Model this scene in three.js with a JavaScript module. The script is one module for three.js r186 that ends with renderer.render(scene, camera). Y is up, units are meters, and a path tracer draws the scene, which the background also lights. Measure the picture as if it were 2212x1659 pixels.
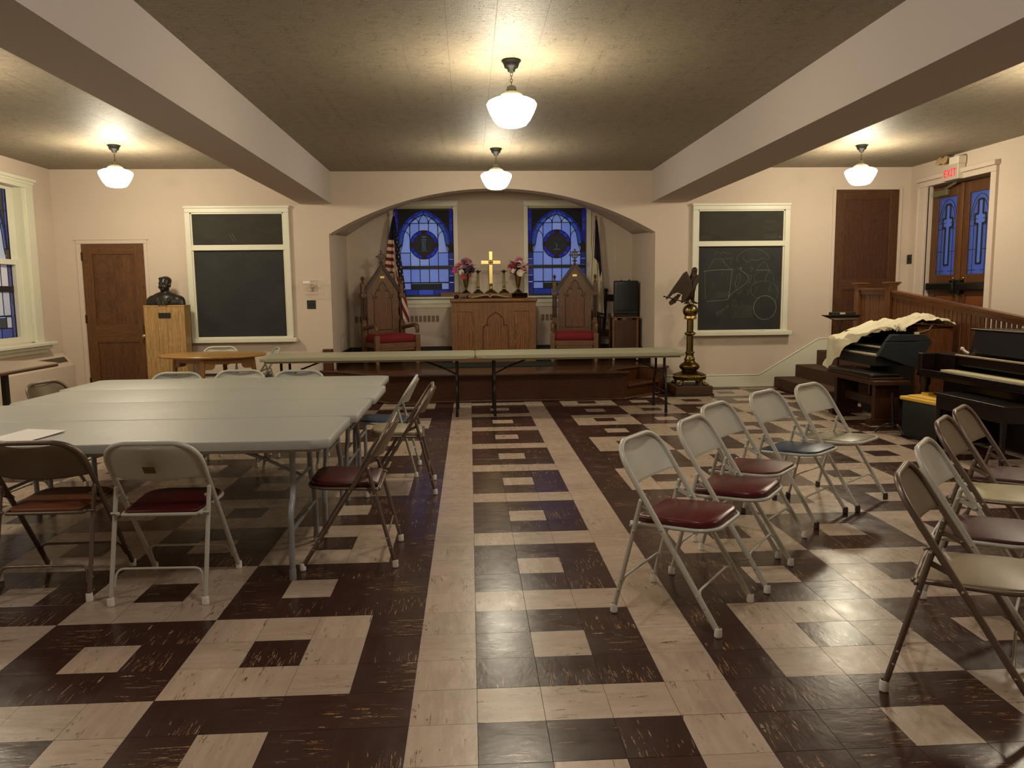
import * as THREE from 'three';
import { RoundedBoxGeometry } from 'three/addons/geometries/RoundedBoxGeometry.js';
import { mergeGeometries, toCreasedNormals } from 'three/addons/utils/BufferGeometryUtils.js';
import { MarchingCubes } from 'three/addons/objects/MarchingCubes.js';

// ---------------------------------------------------------------- camera, sky, exposure
const scene = new THREE.Scene();
const camera = new THREE.PerspectiveCamera(52.628, 2212 / 1659, 0.05, 200);
camera.rotation.order = 'YXZ';
camera.position.set(-0.0025, 1.4245, 2.6655);
camera.rotation.set(-0.11784, -0.05314, -0.01117);
const renderer = new THREE.WebGLRenderer({ antialias: true });
renderer.toneMapping = THREE.LinearToneMapping;
renderer.toneMappingExposure = 1.0;
renderer.shadowMap.enabled = true;
scene.background = new THREE.Color().setRGB(0.25, 0.355, 0.76);      // dusk sky outside the windows
const LAMP_COLOR = new THREE.Color().setRGB(1.0, 0.86, 0.62);
const LAMP_POWER = 4.3;
const LAMP_NEAR = new THREE.Color().setRGB(1.0, 0.90, 0.80);

// ---------------------------------------------------------------- helpers
let seed = 12345;
const rnd = () => { seed = (seed * 1664525 + 1013904223) >>> 0; return seed / 4294967296; };
const rr = (a, b) => a + (b - a) * rnd();
const V2 = (x, y) => new THREE.Vector2(x, y);
const V3 = (x, y, z) => new THREE.Vector3(x, y, z);
const hash = (x, y) => { let h = (x * 374761393 + y * 668265263) | 0; h = Math.imul(h ^ (h >>> 13), 1274126177); return ((h ^ (h >>> 16)) >>> 0) / 4294967296; };
function noise(x, y) {
  const xi = Math.floor(x), yi = Math.floor(y), fx = x - xi, fy = y - yi;
  const u = fx * fx * (3 - 2 * fx), v = fy * fy * (3 - 2 * fy);
  const a = hash(xi, yi), b = hash(xi + 1, yi), c = hash(xi, yi + 1), d = hash(xi + 1, yi + 1);
  return a + (b - a) * u + (c - a) * v + (a - b - c + d) * u * v;
}
const fbm = (x, y, n = 4) => { let s = 0, a = 0.5; for (let i = 0; i < n; i++) { s += a * noise(x, y); x = x * 2.03 + 17; y = y * 2.03 + 31; a *= 0.5; } return s; };
const clamp = (x, a = 0, b = 1) => Math.min(b, Math.max(a, x));
const smooth = (a, b, x) => { const t = clamp((x - a) / (b - a)); return t * t * (3 - 2 * t); };

function tex(w, h, fn, { srgb = true, repeat, mirror = true } = {}) {
  const d = new Uint8Array(w * h * 4);
  for (let y = 0; y < h; y++) for (let x = 0; x < w; x++) {
    const c = fn(x, y); const k = (y * w + x) * 4;
    if (typeof c === 'number') { d[k] = d[k + 1] = d[k + 2] = clamp(c) * 255; } else { d[k] = clamp(c[0]) * 255; d[k + 1] = clamp(c[1]) * 255; d[k + 2] = clamp(c[2]) * 255; }
    d[k + 3] = 255;
  }
  const t = new THREE.DataTexture(d, w, h, THREE.RGBAFormat);
  t.magFilter = THREE.LinearFilter; t.minFilter = THREE.LinearFilter;
  t.wrapS = t.wrapT = mirror ? THREE.MirroredRepeatWrapping : THREE.RepeatWrapping;
  if (srgb) t.colorSpace = THREE.SRGBColorSpace;
  if (repeat) t.repeat.set(repeat[0], repeat[1]);
  t.needsUpdate = true;
  return t;
}
function paint(w, h, draw) {
  const c = document.createElement('canvas'); c.width = w; c.height = h;
  draw(c.getContext('2d'), w, h);
  const t = new THREE.CanvasTexture(c); t.colorSpace = THREE.SRGBColorSpace; t.magFilter = THREE.LinearFilter;
  return t;
}
const std = (color, roughness = 0.6, metalness = 0, more = {}) => new THREE.MeshStandardMaterial({ color, roughness, metalness, ...more });
const phys = (o) => new THREE.MeshPhysicalMaterial(o);

function prep(g) {
  g = g.index ? g.toNonIndexed() : g.clone();
  for (const k of Object.keys(g.attributes)) if (!['position', 'normal', 'uv'].includes(k)) g.deleteAttribute(k);
  if (!g.attributes.normal) g.computeVertexNormals();
  if (!g.attributes.uv) g.setAttribute('uv', new THREE.BufferAttribute(new Float32Array(g.attributes.position.count * 2), 2));
  g.morphAttributes = {}; g.clearGroups();
  return g;
}
const merge = (list) => (Array.isArray(list) ? (list.length === 1 ? prep(list[0]) : mergeGeometries(list.map(prep))) : prep(list));
// uv in metres, the grain of a texture (its v) along one axis
function boxUV(g, grain = 'y', off = 0) {
  const p = g.attributes.position, n = g.attributes.normal, uv = g.attributes.uv;
  for (let i = 0; i < p.count; i += 3) {
    let nx = 0, ny = 0, nz = 0;
    for (let k = 0; k < 3; k++) { nx += Math.abs(n.getX(i + k)); ny += Math.abs(n.getY(i + k)); nz += Math.abs(n.getZ(i + k)); }
    const ax = nx >= ny && nx >= nz ? 0 : ny >= nz ? 1 : 2;
    const two = [0, 1, 2].filter((a) => a !== ax), gi = 'xyz'.indexOf(grain);
    let va = two.includes(gi) ? gi : two[1], ua = two.find((a) => a !== va);
    for (let k = 0; k < 3; k++) { const q = [p.getX(i + k), p.getY(i + k), p.getZ(i + k)]; uv.setXY(i + k, q[ua] + off, q[va] + off * 0.7); }
  }
  return g;
}
const used = {};
const numbered = (n) => { const k = used[n] = (used[n] ?? -1) + 1; return k ? `${n}_${String(k).padStart(3, '0')}` : n; };
function mesh(name, geo, mat, parent, { grain = 'y', keepUV = false, off = 0 } = {}) {
  let g = merge(geo);
  if (!keepUV) boxUV(g, grain, off);
  const m = new THREE.Mesh(g, mat);
  m.castShadow = m.receiveShadow = true;
  m.name = parent ? name : numbered(name);
  (parent || scene).add(m);
  return m;
}
function raw(name, g, mat, parent) { const m = new THREE.Mesh(g, mat); m.castShadow = m.receiveShadow = true; m.name = parent ? name : numbered(name); (parent || scene).add(m); return m; }
function tag(o, label, category, group, kind) { o.userData.label = label; if (category) o.userData.category = category; if (group) o.userData.group = group; if (kind) o.userData.kind = kind; return o; }
function thing(name, label, category, [x, y, z] = [0, 0, 0], turn = 0, group) {
  const o = new THREE.Group(); o.name = numbered(name); scene.add(o); o.position.set(x, y, z); o.rotation.y = turn;
  return tag(o, label, category, group);
}
function struct(name, label, geo, mat, opts) { const m = mesh(name, geo, mat, null, opts); return tag(m, label, null, null, 'structure'); }
function structGroup(name, label, pos = [0, 0, 0], turn = 0) { const o = new THREE.Group(); o.name = numbered(name); scene.add(o); o.position.set(...pos); o.rotation.y = turn; return tag(o, label, null, null, 'structure'); }
function copyOf(root, pos, turn, label, group) {
  const r = root.clone(); r.userData = { ...root.userData }; r.name = numbered(root.name.replace(/_\d{3}$/, '')); scene.add(r);
  r.position.set(...pos); r.rotation.y = turn; if (label) r.userData.label = label; if (group) r.userData.group = group; return r;
}
// geometries
const box = (w, h, d, x = 0, y = 0, z = 0) => new THREE.BoxGeometry(w, h, d).translate(x, y, z);
const rbox = (w, h, d, x = 0, y = 0, z = 0, r = 0.006, s = 2) => new RoundedBoxGeometry(w, h, d, s, Math.min(r, w / 2.01, h / 2.01, d / 2.01)).translate(x, y, z);
const span = (x0, x1, y0, y1, z0, z1) => box(Math.abs(x1 - x0), Math.abs(y1 - y0), Math.abs(z1 - z0), (x0 + x1) / 2, (y0 + y1) / 2, (z0 + z1) / 2);
const rspan = (x0, x1, y0, y1, z0, z1, r = 0.006) => rbox(Math.abs(x1 - x0), Math.abs(y1 - y0), Math.abs(z1 - z0), (x0 + x1) / 2, (y0 + y1) / 2, (z0 + z1) / 2, r);
const cyl = (r1, r2, h, x = 0, y = 0, z = 0, n = 20) => new THREE.CylinderGeometry(r1, r2, h, n).translate(x, y, z);
const ball = (r, x = 0, y = 0, z = 0, sx = 1, sy = 1, sz = 1, n = 18) => new THREE.SphereGeometry(r, n, Math.max(8, n * 0.7 | 0)).scale(sx, sy, sz).translate(x, y, z);
const lathe = (pts, n = 32) => new THREE.LatheGeometry(pts.map((p) => V2(Math.max(p[0], 1e-4), p[1])), n);
function rod(a, b, r1, r2 = r1, n = 12) {
  const A = V3(...a), B = V3(...b), d = B.clone().sub(A), g = new THREE.CylinderGeometry(r2, r1, d.length(), n);
  g.applyQuaternion(new THREE.Quaternion().setFromUnitVectors(V3(0, 1, 0), d.clone().normalize()));
  return g.translate((A.x + B.x) / 2, (A.y + B.y) / 2, (A.z + B.z) / 2);
}
function bar(a, b, w, h) {           // a square bar from a to b
  const A = V3(...a), B = V3(...b), d = B.clone().sub(A), g = new THREE.BoxGeometry(w, d.length(), h);
  g.applyQuaternion(new THREE.Quaternion().setFromUnitVectors(V3(0, 1, 0), d.clone().normalize()));
  return g.translate((A.x + B.x) / 2, (A.y + B.y) / 2, (A.z + B.z) / 2);
}
const tube = (pts, r, { closed = false, seg = 0, rad = 8, tension = 0.5 } = {}) => new THREE.TubeGeometry(new THREE.CatmullRomCurve3(pts.map((p) => V3(...p)), closed, 'catmullrom', tension), seg || pts.length * 5, r, rad, closed);
function polyTube(pts, r, { rad = 8, bend = 0.03, seg = 60 } = {}) {   // straight runs with rounded corners
  const P = pts.map((p) => V3(...p)), c = new THREE.CurvePath(); let at = P[0];
  for (let i = 1; i < P.length; i++) {
    if (i === P.length - 1) { c.add(new THREE.LineCurve3(at, P[i])); break; }
    const a = P[i].clone().sub(P[i - 1]), b = P[i + 1].clone().sub(P[i]), k = Math.min(bend, a.length() * 0.49, b.length() * 0.49);
    const p0 = P[i].clone().addScaledVector(a.normalize(), -k), p1 = P[i].clone().addScaledVector(b.normalize(), k);
    c.add(new THREE.LineCurve3(at, p0)); c.add(new THREE.QuadraticBezierCurve3(p0, P[i], p1)); at = p1;
  }
  return new THREE.TubeGeometry(c, seg, r, rad, false);
}
const shapeOf = (pts, holes = []) => { const s = new THREE.Shape(pts.map((p) => V2(p[0], p[1]))); for (const h of holes) s.holes.push(new THREE.Path(h.map((p) => V2(p[0], p[1])))); return s; };
function ext(shape, depth, bevel = 0, curve = 12, seg = 2) {   // z from 0 to depth
  const s = Array.isArray(shape) ? shapeOf(shape) : shape;
  const g = new THREE.ExtrudeGeometry(s, { depth: depth - 2 * bevel, bevelEnabled: bevel > 0, bevelSize: bevel, bevelOffset: -bevel, bevelThickness: bevel, bevelSegments: seg, curveSegments: curve });
  return bevel ? g.translate(0, 0, bevel) : g;
}
const creased = (g, a = 0.6) => toCreasedNormals(g.index ? g.toNonIndexed() : g, a);
const rectPts = (x0, x1, y0, y1) => [[x0, y0], [x1, y0], [x1, y1], [x0, y1]];
function roundRect(w, h, r, n = 6) {
  const p = []; for (const [cx, cy, a0] of [[w / 2 - r, h / 2 - r, 0], [-w / 2 + r, h / 2 - r, 1], [-w / 2 + r, -h / 2 + r, 2], [w / 2 - r, -h / 2 + r, 3]]) for (let i = 0; i <= n; i++) { const a = (a0 + i / n) * Math.PI / 2; p.push([cx + r * Math.cos(a), cy + r * Math.sin(a)]); } return p;
}
function grid(nu, nv, f, thick = 0, flip = false) {   // surface f(u,v) -> [x,y,z]; thick closes it with a back and rims
  const pos = [], uv = [], idx = [];
  for (let j = 0; j <= nv; j++) for (let i = 0; i <= nu; i++) { pos.push(...f(i / nu, j / nv)); uv.push(i / nu, j / nv); }
  const w = nu + 1;
  for (let j = 0; j < nv; j++) for (let i = 0; i < nu; i++) { const a = j * w + i; if (flip) idx.push(a, a + w, a + 1, a + 1, a + w, a + w + 1); else idx.push(a, a + 1, a + w, a + 1, a + w + 1, a + w); }
  const g = new THREE.BufferGeometry(); g.setAttribute('position', new THREE.Float32BufferAttribute(pos, 3)); g.setAttribute('uv', new THREE.Float32BufferAttribute(uv, 2)); g.setIndex(idx); g.computeVertexNormals();
  if (!thick) return g;
  const n = g.attributes.normal, N = (nu + 1) * (nv + 1), p2 = pos.slice(), u2 = uv.slice();
  for (let i = 0; i < N; i++) { p2.push(pos[i * 3] - n.getX(i) * thick, pos[i * 3 + 1] - n.getY(i) * thick, pos[i * 3 + 2] - n.getZ(i) * thick); u2.push(uv[i * 2], uv[i * 2 + 1]); }
  const id2 = idx.slice(); for (let k = 0; k < idx.length; k += 3) id2.push(idx[k] + N, idx[k + 2] + N, idx[k + 1] + N);
  const edge = (a, b) => flip ? id2.push(a, b, a + N, b, b + N, a + N) : id2.push(a, a + N, b, b, a + N, b + N);
  for (let i = 0; i < nu; i++) { edge(i, i + 1); edge(nv * w + i + 1, nv * w + i); }
  for (let j = 0; j < nv; j++) { edge((j + 1) * w, j * w); edge(j * w + nu, (j + 1) * w + nu); }
  const h = new THREE.BufferGeometry(); h.setAttribute('position', new THREE.Float32BufferAttribute(p2, 3)); h.setAttribute('uv', new THREE.Float32BufferAttribute(u2, 2)); h.setIndex(id2); h.computeVertexNormals();
  return h;
}
// smooth union of capsules and ellipsoids, meshed
function blob(res, half, dist) {
  const mc = new MarchingCubes(res, new THREE.MeshBasicMaterial(), false, false, 260000);
  mc.isolation = 0; mc.reset();
  for (let k = 0; k < res; k++) for (let j = 0; j < res; j++) for (let i = 0; i < res; i++) {
    const x = (i - res / 2) / (res / 2) * half, y = (j - res / 2) / (res / 2) * half, z = (k - res / 2) / (res / 2) * half;
    mc.field[k * res * res + j * res + i] = -dist(x, y, z);
  }
  mc.update();
  const g = new THREE.BufferGeometry();
  g.setAttribute('position', new THREE.BufferAttribute(mc.positionArray.slice(0, mc.count * 3), 3));
  g.setAttribute('normal', new THREE.BufferAttribute(mc.normalArray.slice(0, mc.count * 3), 3));
  return g.scale(half, half, half);
}
const smin = (a, b, k) => { const h = clamp(0.5 + 0.5 * (b - a) / k); return b + (a - b) * h - k * h * (1 - h); };
const smax = (a, b, k) => -smin(-a, -b, k);
const sdCap = (x, y, z, a, b, r1, r2) => { const bx = b[0] - a[0], by = b[1] - a[1], bz = b[2] - a[2], px = x - a[0], py = y - a[1], pz = z - a[2]; const t = clamp((px * bx + py * by + pz * bz) / (bx * bx + by * by + bz * bz)); return Math.hypot(px - bx * t, py - by * t, pz - bz * t) - (r1 + (r2 - r1) * t); };
const sdEll = (x, y, z, c, r) => { const qx = (x - c[0]) / r[0], qy = (y - c[1]) / r[1], qz = (z - c[2]) / r[2], k = Math.hypot(qx, qy, qz), k2 = Math.hypot(qx / r[0], qy / r[1], qz / r[2]); return k2 > 1e-9 ? k * (k - 1) / k2 : -Math.min(...r); };

// ---------------------------------------------------------------- textures and materials
const woodA = tex(384, 1024, (x, y) => {            // straight oak grain
  const w = fbm(x * 0.012, y * 0.0022, 3) * 9, r = Math.sin((x * 0.11 + w * 5.5)) * 0.5 + 0.5;
  const pore = Math.pow(noise(x * 0.55, y * 0.018), 5) * 0.55, streak = fbm(x * 0.06, y * 0.004 + 40, 3);
  return 0.70 + 0.22 * streak + 0.10 * r - pore * 0.4;
}, { repeat: [1 / 0.32, 1 / 1.1] });
const woodB = tex(384, 768, (x, y) => {             // cathedral grain
  const u = (x - 192) / 192, v = y / 768 * 2 - 1;
  const d = 5.2 * Math.sqrt(u * u + 0.05 * (v + 1.35) ** 2) + 1.5 * fbm(x * 0.014, y * 0.0045, 3);
  const ring = Math.pow(0.5 + 0.5 * Math.sin(d * 9.5), 1.5), pore = Math.pow(noise(x * 0.5, y * 0.025), 5) * 0.35;
  return 0.66 + 0.26 * ring + 0.12 * fbm(x * 0.03, y * 0.02, 2) - pore * 0.4;
}, { repeat: [1 / 0.36, 1 / 0.8] });
const woodC = tex(384, 512, (x, y) => {             // blotchy rotary-cut plywood
  const n = fbm(x * 0.022, y * 0.009, 4), r = Math.abs(Math.sin(n * 26 + x * 0.02)); return 0.56 + 0.42 * r * fbm(x * 0.05 + 9, y * 0.012, 3) + 0.26 * n;
}, { repeat: [1 / 0.42, 1 / 0.8] });
const wood = (hex, rough = 0.45, map = woodA, more = {}) => std(hex, rough, 0, { map, ...more });
const plasterBump = tex(256, 256, (x, y) => 0.5 + 0.35 * (fbm(x * 0.05, y * 0.05, 4) - 0.5) + 0.2 * (noise(x * 0.5, y * 0.5) - 0.5), { srgb: false, repeat: [1 / 0.6, 1 / 0.6] });
const M = {
  wall: std('#cbbaa8', 0.82, 0, { bumpMap: plasterBump, bumpScale: 0.0012 }),
  beam: std('#bfb3ad', 0.85, 0, { bumpMap: plasterBump, bumpScale: 0.0012 }),
  trim: std('#d6d3be', 0.4),
  trimWarm: std('#d8cdb8', 0.5),
  ceilingBack: std('#2e2820', 0.9),
  black: std('#0d0c0b', 0.5),
  blackGloss: std('#0b0a09', 0.22),
  oak: wood('#8a5b2e', 0.42, woodA),
  oakB: wood('#8f5a2a', 0.42, woodB),
  doorWood: wood('#754a22', 0.42, woodA),
  doorPanel: wood('#714620', 0.42, woodC),
  railWood: wood('#784822', 0.36, woodA),
  doorDark: wood('#5e3a1c', 0.40, woodA),
  doorDarkPanel: wood('#583418', 0.40, woodA),
  stageWood: wood('#5e3219', 0.34, woodA),
  stageFloor: wood('#5a3a22', 0.22, woodA),
  podium: wood('#c79e62', 0.42, woodA),
  ovalTop: wood('#c4924e', 0.28, woodA),
  ovalLeg: wood('#b07f42', 0.42, woodA),
  brass: std('#7e6e44', 0.26, 1),
  brassBright: std('#cdb274', 0.30, 1),
  brassDark: std('#5e4a22', 0.34, 1, { bumpMap: plasterBump, bumpScale: 0.002 }),
  bronze: std('#3a2d1e', 0.42, 0.6),
  lead: std('#14161c', 0.6),
  plate: std('#14110f', 0.45),
};

// ---------------------------------------------------------------- room dimensions (metres, from the floor tiles)
const XL = -5.62, XR = 6.33, ZB = -8.37, ZF = 5.2, YC = 3.095, YS = 3.132;
const AX0 = -1.93, AX1 = 2.64, AZ = -9.95;       // alcove
const archC = (AX0 + AX1) / 2, archHalf = (AX1 - AX0) / 2, springY = 2.245, archRise = 0.613;
const archR = (archHalf * archHalf + archRise * archRise) / (2 * archRise);
const archY = (x) => springY + archRise - archR + Math.sqrt(Math.max(0, archR * archR - (x - archC) ** 2));
const STAGE = 0.37, LAND = 0.54;

// ---------------------------------------------------------------- lamps
const globeMat = std('#fff4dc', 0.35, 0, { emissive: new THREE.Color().setRGB(1, 0.93, 0.74), emissiveIntensity: 20 });
const fitterMat = std('#c9bf9a', 0.3, 0, { emissive: new THREE.Color().setRGB(1, 0.85, 0.55), emissiveIntensity: 0.12 });
const lampMetal = std('#2a2925', 0.4, 0.7);
const chainMetal = std('#4a4026', 0.4, 0.8);
const capMetal = std('#5a5544', 0.5, 0.5);
function makeLamp() {
  const t = thing('pendant_lamp', '', 'lamp');
  mesh('canopy', lathe([[0, 0], [0.071, 0], [0.071, -0.008], [0.062, -0.016], [0.056, -0.03], [0.05, -0.05], [0.03, -0.06], [0.026, -0.078], [0.012, -0.086], [0, -0.086]], 28), lampMetal, t);
  const links = [];
  for (let i = 0; i < 4; i++) { const g = new THREE.TorusGeometry(0.0095, 0.0024, 6, 14); g.scale(0.8, 1.35, 1); if (i % 2) g.rotateY(Math.PI / 2); links.push(g.translate(0, -0.098 - i * 0.0215, 0)); }
  links.forEach((g) => mesh('chain_link', g, chainMetal, t));
  mesh('cap', lathe([[0, -0.176], [0.02, -0.178], [0.034, -0.186], [0.038, -0.222], [0.0, -0.222]], 24), capMetal, t);
  mesh('fitter', lathe([[0.036, -0.218], [0.052, -0.226], [0.078, -0.24], [0.084, -0.252], [0.084, -0.262], [0.06, -0.266]], 28), fitterMat, t);
  mesh('globe', lathe([[0.06, -0.26], [0.09, -0.262], [0.14, -0.276], [0.172, -0.292], [0.183, -0.31], [0.18, -0.326], [0.162, -0.37], [0.135, -0.42], [0.105, -0.455], [0.07, -0.467], [0.03, -0.471], [0, -0.472]], 40), globeMat, t);
  return t;
}
const lampSpots = [
  [0.33, YC, -3.2, 'globe pendant lamp hanging over the tile aisle between the two beams'],
  [0.336, YC, -6.68, 'globe pendant lamp hanging just before the top of the arch'],
  [-4.01, YS, -6.65, 'globe pendant lamp hanging above the wooden door and the bust'],
  [4.74, YS, -6.70, 'globe pendant lamp hanging beside the tall brown door and the EXIT sign'],
  [-4.01, YS, -3.2, 'globe pendant lamp hanging over the four grey tables'], [4.74, YS, -3.2, 'globe pendant lamp hanging over the dark upright piano'], [0.33, YC, 0.28, 'globe pendant lamp over the start of the tile aisle'], [-4.01, YS, 0.28, 'globe pendant lamp in the left bay behind the grey tables'], [4.74, YS, 0.28, 'globe pendant lamp in the right bay behind the bronze chairs']];
let lamp0;
const globeNear = globeMat.clone(); globeNear.emissiveIntensity = 13; globeNear.emissive.setRGB(1, 0.94, 0.86);
for (const [x, y, z, label] of lampSpots) {
  const l = label || 'globe pendant lamp of the rows over the middle of the hall';
  if (!lamp0) { lamp0 = makeLamp(); lamp0.position.set(x, y, z); tag(lamp0, l, 'lamp', 'pendant lamps'); } else { const c = copyOf(lamp0, [x, y, z], 0, l, 'pendant lamps'); if (z > 0) c.children.forEach((m) => { if (m.name === 'globe') m.material = globeNear; }); }
  const p = new THREE.PointLight(z > 0 ? LAMP_NEAR : LAMP_COLOR, LAMP_POWER * (z > 0 ? 0.68 : z < -6 && x === 0.336 ? 0.48 : x === 0.33 ? 0.9 : 1), 0, 2); p.position.set(x, y - 0.36, z); p.castShadow = true; p.shadow.radius = 6; scene.add(p);
}

// ---------------------------------------------------------------- floor of square tiles
const U = 0.2286;
const cellCols = 4;
function tileAtlas(dark) {
  const S = 256, N = S * cellCols; const px = new Float32Array(N * N * 3);
  for (let cy = 0; cy < cellCols; cy++) for (let cx = 0; cx < cellCols; cx++) {
    const id = cy * cellCols + cx, ox = id * 71.3, tone = 0.97 + 0.06 * hash(id, dark ? 5 : 9), heavy = hash(id, 77);
    for (let y = 0; y < S; y++) for (let x = 0; x < S; x++) {
      const bands = fbm(x * 0.006 + ox, y * 0.05, 3);                     // streaks run along x
      let c = dark ? [0.235, 0.145, 0.125] : [0.70, 0.618, 0.545];
      const m = (bands - 0.45) * (dark ? 0.06 : 0.10) + (noise(x * 0.4 + ox, y * 0.6) - 0.5) * 0.02;
      c = c.map((v) => (v + m) * tone);
      const k = (((cy * S + y) * N) + cx * S + x) * 3; px[k] = c[0]; px[k + 1] = c[1]; px[k + 2] = c[2];
    }
    const marks = dark ? 22 + heavy * 44 | 0 : 12 + heavy * 26 | 0;
    const clusters = [[rr(0, S), rr(0, S)], [rr(0, S), rr(0, S)], [rr(0, S), rr(0, S)]];
    for (let q = 0; q < marks; q++) {
      const cl = clusters[q % 3], mx = cl[0] + rr(-80, 80), my = cl[1] + rr(-50, 50) * (rnd() < 0.3 ? 2.2 : 1), len = rr(6, dark ? 70 : 56) * (rnd() < 0.25 ? 1.9 : 1), wid = rr(0.5, 2.2) * (rnd() < 0.10 ? 2.6 : 1);
      const col = dark ? (rnd() < 0.36 ? [0.66, 0.48, 0.24] : rnd() < 0.75 ? [0.70, 0.60, 0.48] : [0.42, 0.22, 0.15]) : (rnd() < 0.7 ? [0.30, 0.21, 0.15] : rnd() < 0.8 ? [0.54, 0.42, 0.33] : [0.80, 0.72, 0.62]);
      const al = rr(0.35, 0.9), sl = rr(-0.12, 0.12);
      for (let t = 0; t < len; t++) {
        const x = mx + t, yc = my + sl * t + 2.2 * (noise(x * 0.12, q * 9 + id) - 0.5), hw = wid * Math.sin(Math.PI * (t + 0.5) / len) * (0.3 + 1.2 * noise(x * 0.35, q * 3.1));
        if (noise(x * 0.16, q * 13.7) < 0.28) continue;
        for (let y = Math.floor(yc - hw); y <= yc + hw; y++) {
          const X = Math.floor(x), Y = y; if (X < 2 || Y < 2 || X > S - 3 || Y > S - 3) continue;
          const k = (((cy * S + Y) * N) + cx * S + X) * 3; for (let i = 0; i < 3; i++) px[k + i] += (col[i] - px[k + i]) * al;
        }
      }
    }
  }
  return tex(N, N, (x, y) => { const k = (y * N + x) * 3; return [px[k], px[k + 1], px[k + 2]]; }, { mirror: false });
}
const tileBump = tex(512, 512, (x, y) => 0.5 + 0.7 * (fbm(x * 0.011, y * 0.02, 3) - 0.47) + 0.20 * (fbm(x * 0.045, y * 0.11, 3) - 0.45), { srgb: false });
tileBump.repeat.set(2, 2);
const tileRough = tex(512, 512, (x, y) => 0.66 + 0.35 * (fbm(x * 0.02 + 5, y * 0.028, 4) - 0.47), { srgb: false });
const tileMat = [false, true].map((dark) => std('#ffffff', dark ? 0.35 : 0.42, 0, { map: tileAtlas(dark), bumpMap: tileBump, bumpScale: 0.0009, roughnessMap: tileRough }));
const tileGeo = [];
for (let v = 0; v < 32; v++) {
  const id = v % 16, turn = v >= 16, a = U / 2 - 0.0006, b = a - 0.0005, t = 0, s = -0.004;
  const P = [[-b, t, -b], [b, t, -b], [b, t, b], [-b, t, b], [-a, t - 0.0005, -a], [a, t - 0.0005, -a], [a, t - 0.0005, a], [-a, t - 0.0005, a], [-a, s, -a], [a, s, -a], [a, s, a], [-a, s, a]];
  const Q = [[0, 3, 2, 1], [0, 1, 5, 4], [1, 2, 6, 5], [2, 3, 7, 6], [3, 0, 4, 7]];
  const pos = [], uv = [];
  const put = (i) => { const p = P[i]; pos.push(...p); let u = (p[0] / a) * 0.49 + 0.5, w = (p[2] / a) * 0.49 + 0.5; if (turn) [u, w] = [w, 1 - u]; uv.push((id % cellCols + u) / cellCols, (Math.floor(id / cellCols) + w) / cellCols); };
  for (const [a0, b0, c0, d0] of Q) { for (const i of [a0, b0, c0, a0, c0, d0]) put(i); }
  const g = new THREE.BufferGeometry(); g.setAttribute('position', new THREE.Float32BufferAttribute(pos, 3)); g.setAttribute('uv', new THREE.Float32BufferAttribute(uv, 2)); g.computeVertexNormals();
  tileGeo.push(g);
}
const md = (a, n) => ((a % n) + n) % n;
function darkTile(i, j) {
  if (i === -1 || i === 3) return false;
  if (i === -2 || i === 4) return true;
  if (i >= 0 && i < 3) { const r = md(j, 4); if (r === 3) return false; return !(i === 1 && r === 1); }
  const q = i < 0 ? -3 - i : i - 5, light = (Math.floor(q / 3) + Math.floor(j / 3)) % 2 === 0, mid = q % 3 === 1 && md(j, 3) === 1;
  return light ? mid : !mid;
}
const floor = struct('floor', 'floor of square beige and dark brown tiles laid in a pattern', span(XL - 0.3, XR + 0.3, -0.16, -0.003, AZ - 0.3, ZF + 0.3), std('#241a14', 0.8));
camera.updateMatrixWorld(); camera.updateProjectionMatrix();
const tiles = [];
for (let j = -22; j < 37; j++) for (let i = -25; i < 28; i++) {
  const x = (i + 0.5) * U, z = -(j + 0.5) * U;
  if (x < XL - 0.1 || x > XR + 0.1 || z < ZB - 0.15 || z > ZF) continue;
  const c = [[0, 0], [1, 0], [1, 1], [0, 1]].map(([a, b]) => V3((i + a) * U, 0, -(j + b) * U).project(camera));
  let area = 0; const front = V3(x, 0, z).applyMatrix4(camera.matrixWorldInverse).z < -0.5;
  if (front) { for (let k = 0; k < 4; k++) { const p = c[k], q = c[(k + 1) % 4]; area += p.x * q.y - q.x * p.y; } area = Math.abs(area); const ins = c.filter((p) => Math.abs(p.x) < 1 && Math.abs(p.y) < 1).length; if (!ins) area = 0; }
  tiles.push({ i, j, x, z, area });
}
tiles.sort((a, b) => b.area - a.area);
const fieldTiles = [[], []];
tiles.forEach((t, k) => {
  const d = darkTile(t.i, t.j) ? 1 : 0, h = hash(t.i * 7 + 3, t.j * 13 + 1), v = Math.floor(h * 16) + (hash(t.i, t.j * 3 + 5) < 0.5 ? 16 : 0), y = (hash(t.i + 50, t.j) - 0.5) * 0.0004;
  if (k < 300) { const m = raw('tile', tileGeo[v], tileMat[d], floor); m.position.set(t.x, y, t.z); } else fieldTiles[d].push(tileGeo[v].clone().translate(t.x, y, t.z));
});
fieldTiles.forEach((l, d) => { const m = raw('tile_field', mergeGeometries(l), tileMat[d], floor); m.userData.kind = 'stuff'; });

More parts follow.
